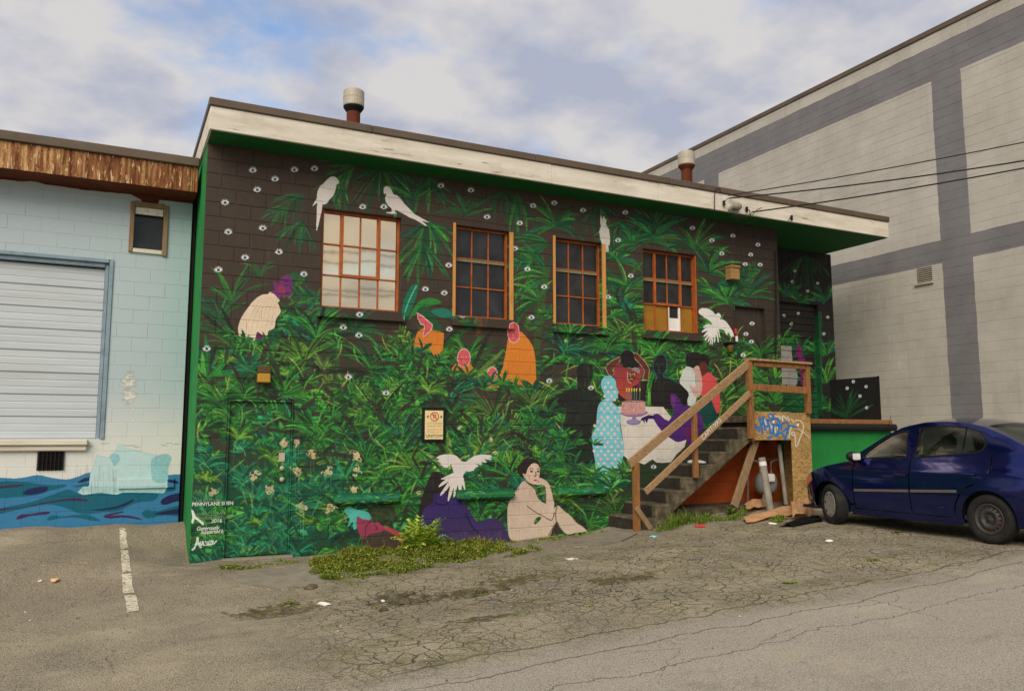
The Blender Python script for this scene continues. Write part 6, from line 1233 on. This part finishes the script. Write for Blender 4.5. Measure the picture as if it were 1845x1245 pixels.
# wheels, outer face at x = 0 looking to -x
def wheel(x, a, cap, steer=0, flip=False):
    w = part_empty('wheel', car); fs = -1 if flip else 1
    T = Matrix.Translation((x, CARY + a, CARZ + .288)) @ Matrix.Rotation(steer, 4, 'Z') @ Matrix.Diagonal((fs, 1, 1, 1))
    def lt(prof, n=40, holes=None):
        bm = BM(); rings = [[bm.verts.new(T @ Vector((h, r * math.cos(2 * math.pi * k / n), r * math.sin(2 * math.pi * k / n)))) for k in range(n)] for r, h in prof]
        for i, (A_, B_) in enumerate(zip(rings, rings[1:])):
            for k in range(n):
                if holes and holes(i, k): continue
                bm.faces.new((A_[k], A_[(k + 1) % n], B_[(k + 1) % n], B_[k]))
        bmesh.ops.recalc_face_normals(bm, faces=bm.faces[:]); return bm
    obj('tyre', lt([(.178, .03), (.186, .008), (.2, .0), (.24, -.008), (.268, .0), (.284, .02), (.289, .05), (.289, .13), (.284, .16), (.26, .175), (.18, .17)]), M['tyre'], w, smooth=True)
    if cap:
        obj('hubcap', lt([(.001, -.002), (.03, -.002), (.045, .004), (.06, .0), (.14, .008), (.158, .004), (.178, .004), (.184, .012), (.18, .03)], 42, lambda i, k: i == 4 and k % 6 in (0, 1)), M['hubcap'], w, smooth=True); obj('rim_back', lt([(.001, .03), (.18, .03)]), M['trim'], w)
    else:
        obj('rim', lt([(.001, .02), (.03, .02), (.036, .03), (.07, .03), (.078, .008), (.098, .004), (.122, .010), (.140, .03), (.150, .03), (.165, .006), (.18, .004), (.184, .016), (.178, .04)], 64, lambda i, k: i == 6 and k % 4 == 0), M['steel_rim'], w, smooth=True); obj('rim_back', lt([(.001, .06), (.17, .06)]), M['trim'], w)
        for q in range(4): t = math.radians(45 + 90 * q); c_ = T @ Vector((.018, .052 * math.cos(t), .052 * math.sin(t))); obj('lug_nut', box(BM(), c_.x - .008, c_.x + .012, c_.y - .009, c_.y + .009, c_.z - .009, c_.z + .009), M['steel_rim'], w)
wheel(CARX - HW + .02, 0, True, -math.radians(24)); wheel(CARX - HW + .02, -2.37, False); wheel(CARX + HW - .02, 0, True, -math.radians(24), True); wheel(CARX + HW - .02, -2.37, False, 0, True)
bm = tube(BM(), [(CARX - .45, CARY - .72, CARZ + 1.25), (CARX - .6, CARY - .95, CARZ + 1.55)], .003, 5); obj('aerial', bm, M['trim'], car)

# ------------------------------------------------------------------ weeds, bush, litter
def leafmat(name, a, b, c_):
    N = NT(name); f = N.noise(9, 4); o = N.n('ShaderNodeNewGeometry'); col = N.ramp(N.math('ADD', N.math('MULTIPLY', f, .45), N.math('MULTIPLY', o.outputs['Random Per Island'], .55)), [(.25, lin(a)), (.5, lin(b)), (.75, lin(c_))])
    N.out(col, .7, 0, .25); N.b.inputs['Subsurface Weight'].default_value = 0; return N.m
M['grass'] = leafmat('grass_blades', (58, 78, 18), (98, 120, 30), (154, 156, 62)); M['weed'] = leafmat('weed_leaf', (58, 84, 24), (92, 118, 36), (140, 152, 56)); M['bush'] = leafmat('bush_leaf', (74, 108, 24), (116, 146, 36), (174, 184, 66)); M['dry'] = leafmat('dry_leaf', (96, 60, 26), (136, 92, 44), (160, 124, 70))
def patch(name, poly, n, h, mat, lab, cat='grass', stuff=True, lean=.5, clover=.5, dens=None):
    xs = [p[0] for p in poly]; ys_ = [p[1] for p in poly]; V, Fc = [], []; k = 0; tries = 0
    while k < n and tries < n * 12:
        tries += 1; x, y = rng.uniform(min(xs), max(xs)), rng.uniform(min(ys_), max(ys_))
        if not inside((x, y), poly): continue
        ed = min(abs((bx_ - ax_) * (ay_ - y) - (ax_ - x) * (by_ - ay_)) / (math.hypot(bx_ - ax_, by_ - ay_) + 1e-6) for (ax_, ay_), (bx_, by_) in zip(poly, poly[1:] + poly[:1]))
        if mnoise.noise(Vector((x * 2.6, y * 2.6, 3))) < -.36 + rng.uniform(-.3, .3) + max(0, .75 - ed * 2.6) + .5 * mnoise.noise(Vector((x * 5.5, y * 5.5, 7))): continue
        z = G(x, y) - .005; a = rng.uniform(0, 6.283); hh = h * rng.uniform(.4, 1.2) * max(.2, .9 + 1.3 * mnoise.noise(Vector((x * 2.2, y * 2.2, 9))) + 1.0 * mnoise.noise(Vector((x * 6, y * 6, 4)))); b0 = len(V)
        if rng.random() < clover:                    # small round leaf on a short stalk
            r = rng.uniform(.006, .015); cz = z + hh * .8; tx, ty = rng.uniform(-.6, .6), rng.uniform(-.6, .6)
            for q in range(5): t = a + q * 1.2566; V.append((x + r * math.cos(t), y + r * math.sin(t), cz + r * (math.cos(t) * tx + math.sin(t) * ty)))
            Fc.append(tuple(range(b0, b0 + 5)))
        else:
            w = rng.uniform(.002, .0045); l = lean * rng.uniform(.2, 1); dx_, dy_ = math.cos(a), math.sin(a); px2, py2 = -dy_ * w, dx_ * w
            V += [(x + px2, y + py2, z), (x - px2, y - py2, z), (x + dx_ * hh * l * .4 - px2 * .7, y + dy_ * hh * l * .4 - py2 * .7, z + hh * .7), (x + dx_ * hh * l * .4 + px2 * .7, y + dy_ * hh * l * .4 + py2 * .7, z + hh * .7), (x + dx_ * hh * l, y + dy_ * hh * l, z + hh)]
            Fc += [(b0, b0 + 1, b0 + 2, b0 + 3), (b0 + 3, b0 + 2, b0 + 4)]
        k += 1
    me = bpy.data.meshes.new(name); me.from_pydata(V, [], Fc); return obj(name, me, mat, kind='stuff', label=lab, cat=cat)
strip_poly = [gp(*p) for p in [(546, 1016), (590, 1000), (640, 992)]] + [(3.6, 11.44), (5.6, 11.44)] + [gp(*p) for p in [(945, 984), (985, 990), (930, 1003), (830, 1014), (700, 1038), (640, 1046), (585, 1048), (560, 1036)]]
patch('grass_strip', strip_poly, 52000, .062, M['grass'], 'strip of short weedy grass along the foot of the mural wall', clover=.4)
patch('dead_stems', strip_poly, 900, .12, M['dry'], 'dry brown stems standing in the grass strip at the wall', clover=.15, lean=.9)
patch('edge_grass', [(5.5, 11.4), (7.3, 11.4), (7.35, 11.0), (6.6, 10.7), (5.6, 10.4)], 1300, .035, M['grass'], 'sparse grass on the dirt before the seated painted figure', clover=.5)
patch('door_weeds', [gp(*p) for p in [(392, 1022), (420, 1012), (480, 1012), (528, 1008), (540, 1014), (480, 1024), (410, 1030)]], 1500, .035, M['grass'], 'thin grass along the threshold of the low green door')
patch('stair_weeds', [(7.75, 10.5), (8.6, 10.6), (9.4, 10.55), (9.5, 10.2), (8.9, 9.95), (8.0, 10.05), (7.5, 10.2)], 2600, .09, M['weed'], 'leafy weeds beside the concrete stair footing', clover=.45)
patch('stair_grass_tuft', [(7.75, 10.45), (8.2, 10.5), (8.25, 10.2), (7.8, 10.1)], 500, .16, M['weed'], 'long grass tuft under the lowest concrete steps', clover=0, lean=.9)
patch('cardboard_weeds', [gp(*p) for p in [(1385, 940), (1410, 928), (1432, 934), (1425, 944), (1395, 948)]], 900, .07, M['grass'], 'short grass growing beside the torn cardboard')
for i, (u, v, r, lab) in enumerate(((1425, 1050, .13, 'bright moss tuft in the cracked asphalt'), (1230, 1050, .08, 'small dull moss tuft in the asphalt nearest the road'), (1610, 960, .12, 'moss tuft in the asphalt beside the car'), (1565, 1012, .15, 'thin moss patch on the asphalt between road and car'), (520, 1086, .2, 'moss patch in the sunken asphalt hollow'), (1050, 1090, .2, 'dull moss patch in the crazed asphalt'), (880, 1064, .15, 'moss patch by the broken asphalt edge'))):
    x, y = gp(u, v); patch('moss_tuft', [(x + r * math.cos(t) * rng.uniform(.7, 1.3), y + r * .6 * math.sin(t) * rng.uniform(.7, 1.3)) for t in np.linspace(0, 6, 9)], 700 if i == 0 else 260, .014, M['weed'] if i == 0 else M['grass'], lab, 'moss', clover=.85)
# the bush of long compound leaves
bx, by = gp(790, 1004); by = max(by, 10.75); bz = G(bx, by); bush = thing('leafy_bush', 'low yellow green bush of feathery leaves in the grass strip', 'bush', (bx, by, bz))
for i in range(80):
    az = rng.uniform(0, 6.283); el = rng.uniform(.25, 1.45); L = rng.uniform(.2, .42) * (1.15 if el > .9 else 1); bm = BM(); p = Vector((bx + rng.uniform(-.12, .12), by + rng.uniform(-.08, .08), bz)); d = Vector((math.cos(az) * math.cos(el), math.sin(az) * math.cos(el) * .7, math.sin(el))); k = 9; path = [p.copy()]
    for j in range(k): p = p + d * (L / k); d = (d + Vector((0, 0, -.09 - .02 * j))).normalized(); path.append(p.copy())
    tube(bm, path, [.004] * k + [.002], 4)
    for j in range(3, k + 1):
        t = (path[j] - path[j - 1]).normalized(); s = t.cross(Vector((0, 0, 1))).normalized(); up = s.cross(t)
        for sg in (-1, 1):
            l = rng.uniform(.07, .12) * (1.2 - .5 * j / k); e = path[j] + s * sg * l + t * l * .45 + up * rng.uniform(-.03, .01); m_ = (path[j] + e) / 2; wv = t * l * .30
            bm.faces.new([bm.verts.new(q) for q in (path[j], m_ - wv + up * .006, e, m_ + wv + up * .006)])
    obj('leaf_frond', bm, M['bush'], bush)
def weed_plant(u, v, n, r, lab):
    x, y = gp(u, v); z = G(x, y); w = thing('weed', lab, 'weed', (x, y, z))
    for i in range(n):
        a = rng.uniform(0, 6.283); el = rng.uniform(.2, 1.1); L = r * rng.uniform(.6, 1.2); d = Vector((math.cos(a) * math.cos(el), math.sin(a) * math.cos(el), math.sin(el))); s = Vector((-math.sin(a), math.cos(a), 0)); b = Vector((x, y, z)); bm = BM()
        q = [b, b + d * L * .5 + s * L * .18, b + d * L + Vector((0, 0, -L * .15)), b + d * L * .5 - s * L * .18]; bm.faces.new([bm.verts.new(v_) for v_ in q]); obj('leaf', bm, M['weed'], w)
weed_plant(1275, 934, 22, .16, 'broad leaved weed by the stair footing'); weed_plant(1318, 926, 22, .17, 'broad leaved weed close to the leaning plank'); weed_plant(1240, 940, 16, .12, 'small broad leaved weed under the lower steps')
# cardboard and litter
def sheet(name, q, mat, lab, cat, lift=.03, crumple=.03, group=None, nsub=6):
    A_ = [Vector((*gp(*p), 0)) for p in q]; bm = BM(); rows = []
    for i in range(nsub + 1):
        rows.append([])
        for j in range(nsub + 1):
            s_, t_ = i / nsub, j / nsub; p = (A_[0] * (1 - s_) + A_[1] * s_) * (1 - t_) + (A_[3] * (1 - s_) + A_[2] * s_) * t_
            p.z = G(p.x, p.y) + lift * .3 + max(0, lift * math.sin(math.pi * t_)) + crumple * (mnoise.noise(p * 5) + .5) * (1 if 0 < i < nsub else .6); rows[-1].append(bm.verts.new(p))
    for a_, b_ in zip(rows, rows[1:]):
        for j in range(nsub): bm.faces.new((a_[j], a_[j + 1], b_[j + 1], b_[j]))
    r = bmesh.ops.solidify(bm, geom=bm.faces[:], thickness=.005); obj(name, bm, mat, label=lab, cat=cat, group=group)
sheet('cardboard_sheet', [(1336, 938), (1440, 915), (1432, 930), (1345, 945)], M['cardboard'], 'flattened brown cardboard sheet lying under the pipes', 'cardboard', .05, .05)
sheet('cardboard_sheet', [(1338, 918), (1378, 905), (1384, 917), (1345, 926)], M['cardboard'], 'torn crumpled cardboard scrap against the leaning plank', 'cardboard', .08, .1)
sheet('cardboard_box', [(1424, 918), (1470, 912), (1462, 934), (1428, 940)], M['cardboard'], 'bent cardboard box flap in front of the car bumper', 'cardboard', .14, .08)
sheet('cardboard_sheet', [(1425, 902), (1442, 894), (1444, 910), (1430, 908)], M['cardboard'], 'small pale cardboard flap standing by the plywood', 'cardboard', .12, .08)
sheet('plastic_sheet', [(1400, 950), (1470, 930), (1482, 940), (1430, 950)], M['black_rubber'], 'flat black plastic sheet beside the front tyre', 'plastic', .03, .03)
LIT = [(1262, 949, .09, 'red_bit', 'crumpled red wrapper beside the weeds'), (1178, 967, .07, 'cyan_bit', 'pale blue cup lid near the stair post'), (1409, 932, .07, 'paper', 'white paper scrap on the grass beside the cardboard'), (1392, 944, .07, 'paper', 'white paper tissue on the dirt before the cardboard'), (1030, 1008, .08, 'paper', 'long white paper strip on the asphalt before the seated figure'), (1040, 987, .07, 'concrete', 'pale stone chunk on the concrete slab edge'), (937, 991, .035, 'paper', 'small white paper bit at the end of the grass strip'), (580, 1020, .035, 'paper', 'tiny white scrap in the grass by the low door'), (72, 1046, .04, 'paper', 'white bottle cap on the brown apron'), (100, 1046, .08, 'cardboard', 'folded brown paper scrap on the apron'), (585, 1090, .08, 'paper', 'thin white stick beside the mossy hollow'), (690, 1083, .04, 'paper', 'tiny white scrap on the crazed asphalt'), (1495, 975, .06, 'paper', 'white paper bit on the asphalt behind the front tyre'), (1290, 806, .1, 'paper', '')]
for u, v, r, m, lab in LIT:
    if not lab: continue
    x, y = gp(u, v); z = G(x, y); bm = BM(); bmesh.ops.create_icosphere(bm, subdivisions=2, radius=1, matrix=Matrix.Translation((x, y, z + r * .16)) @ Matrix.Rotation(rng.uniform(0, 3), 4, 'Z') @ Matrix.Diagonal((r, r * (.25 if 'st' in lab and m == 'paper' else .55), r * .22, 1)))
    for q in bm.verts: q.co += mnoise.noise_vector(q.co * 26) * r * .28
    obj('litter', bm, M[m], label=lab, cat='litter')
bm = BM(); p = P3(1272, 809, 10.8); kz = min(range(1, 10), key=lambda k: abs(SXk(k) + .15 - p.x)); bmesh.ops.create_icosphere(bm, subdivisions=3, radius=1, matrix=Matrix.Translation((SXk(kz) + .17, 10.95, SZk(kz) + .03)) @ Matrix.Diagonal((.12, .2, .035, 1)))
for q in bm.verts: q.co += mnoise.noise_vector(q.co * 14) * .02
obj('white_rag', bm, M['paper'], label='crumpled white rag lying on a stair tread', cat='rag', smooth=True)
# broken asphalt lumps round the hollows
for i, (u, v, r) in enumerate(((700, 1066, .05), (735, 1070, .06), (724, 1085, .08), (850, 1075, .07), (870, 1063, .05), (910, 1062, .06), (560, 1058, .07), (690, 1100, .05))):
    x, y = gp(u, v); bm = BM(); bmesh.ops.create_icosphere(bm, subdivisions=2, radius=1, matrix=Matrix.Translation((x, y, G(x, y) + r * .1)) @ Matrix.Rotation(rng.uniform(0, 3), 4, 'Z') @ Matrix.Diagonal((r * 1.5, r, r * .4, 1)))
    for q in bm.verts: q.co += mnoise.noise_vector(q.co * 15) * r * .35
    obj('asphalt_lump', bm, M['stair_concrete'], label='dark broken asphalt lump by the hollows in the yard', cat='rubble', group='broken asphalt lumps in the yard')
V, Fc = [], []                                       # grit and leaf litter strewn over the yard
for _ in range(2600):
    x, y = rng.uniform(-3, 11), rng.uniform(4.5, 11.2)
    if y < 7 and rng.random() < .6: continue
    r = rng.uniform(.004, .013); z = G(x, y); a = rng.uniform(0, 6); b0 = len(V)
    for q in range(4): V.append((x + r * math.cos(a + q * 1.57) * rng.uniform(.6, 1.4), y + r * math.sin(a + q * 1.57), z + .004 + rng.uniform(0, r)))
    V.append((x, y, z + r * 1.2)); Fc += [(b0, b0 + 1, b0 + 4), (b0 + 1, b0 + 2, b0 + 4), (b0 + 2, b0 + 3, b0 + 4), (b0 + 3, b0, b0 + 4)]
me = bpy.data.meshes.new('grit'); me.from_pydata(V, [], Fc); M['grit'] = leafmat('grit', (150, 140, 120), (110, 80, 52), (190, 184, 170)); obj('grit', me, M['grit'], kind='stuff', label='loose grit and leaf crumbs strewn over the asphalt', cat='grit')
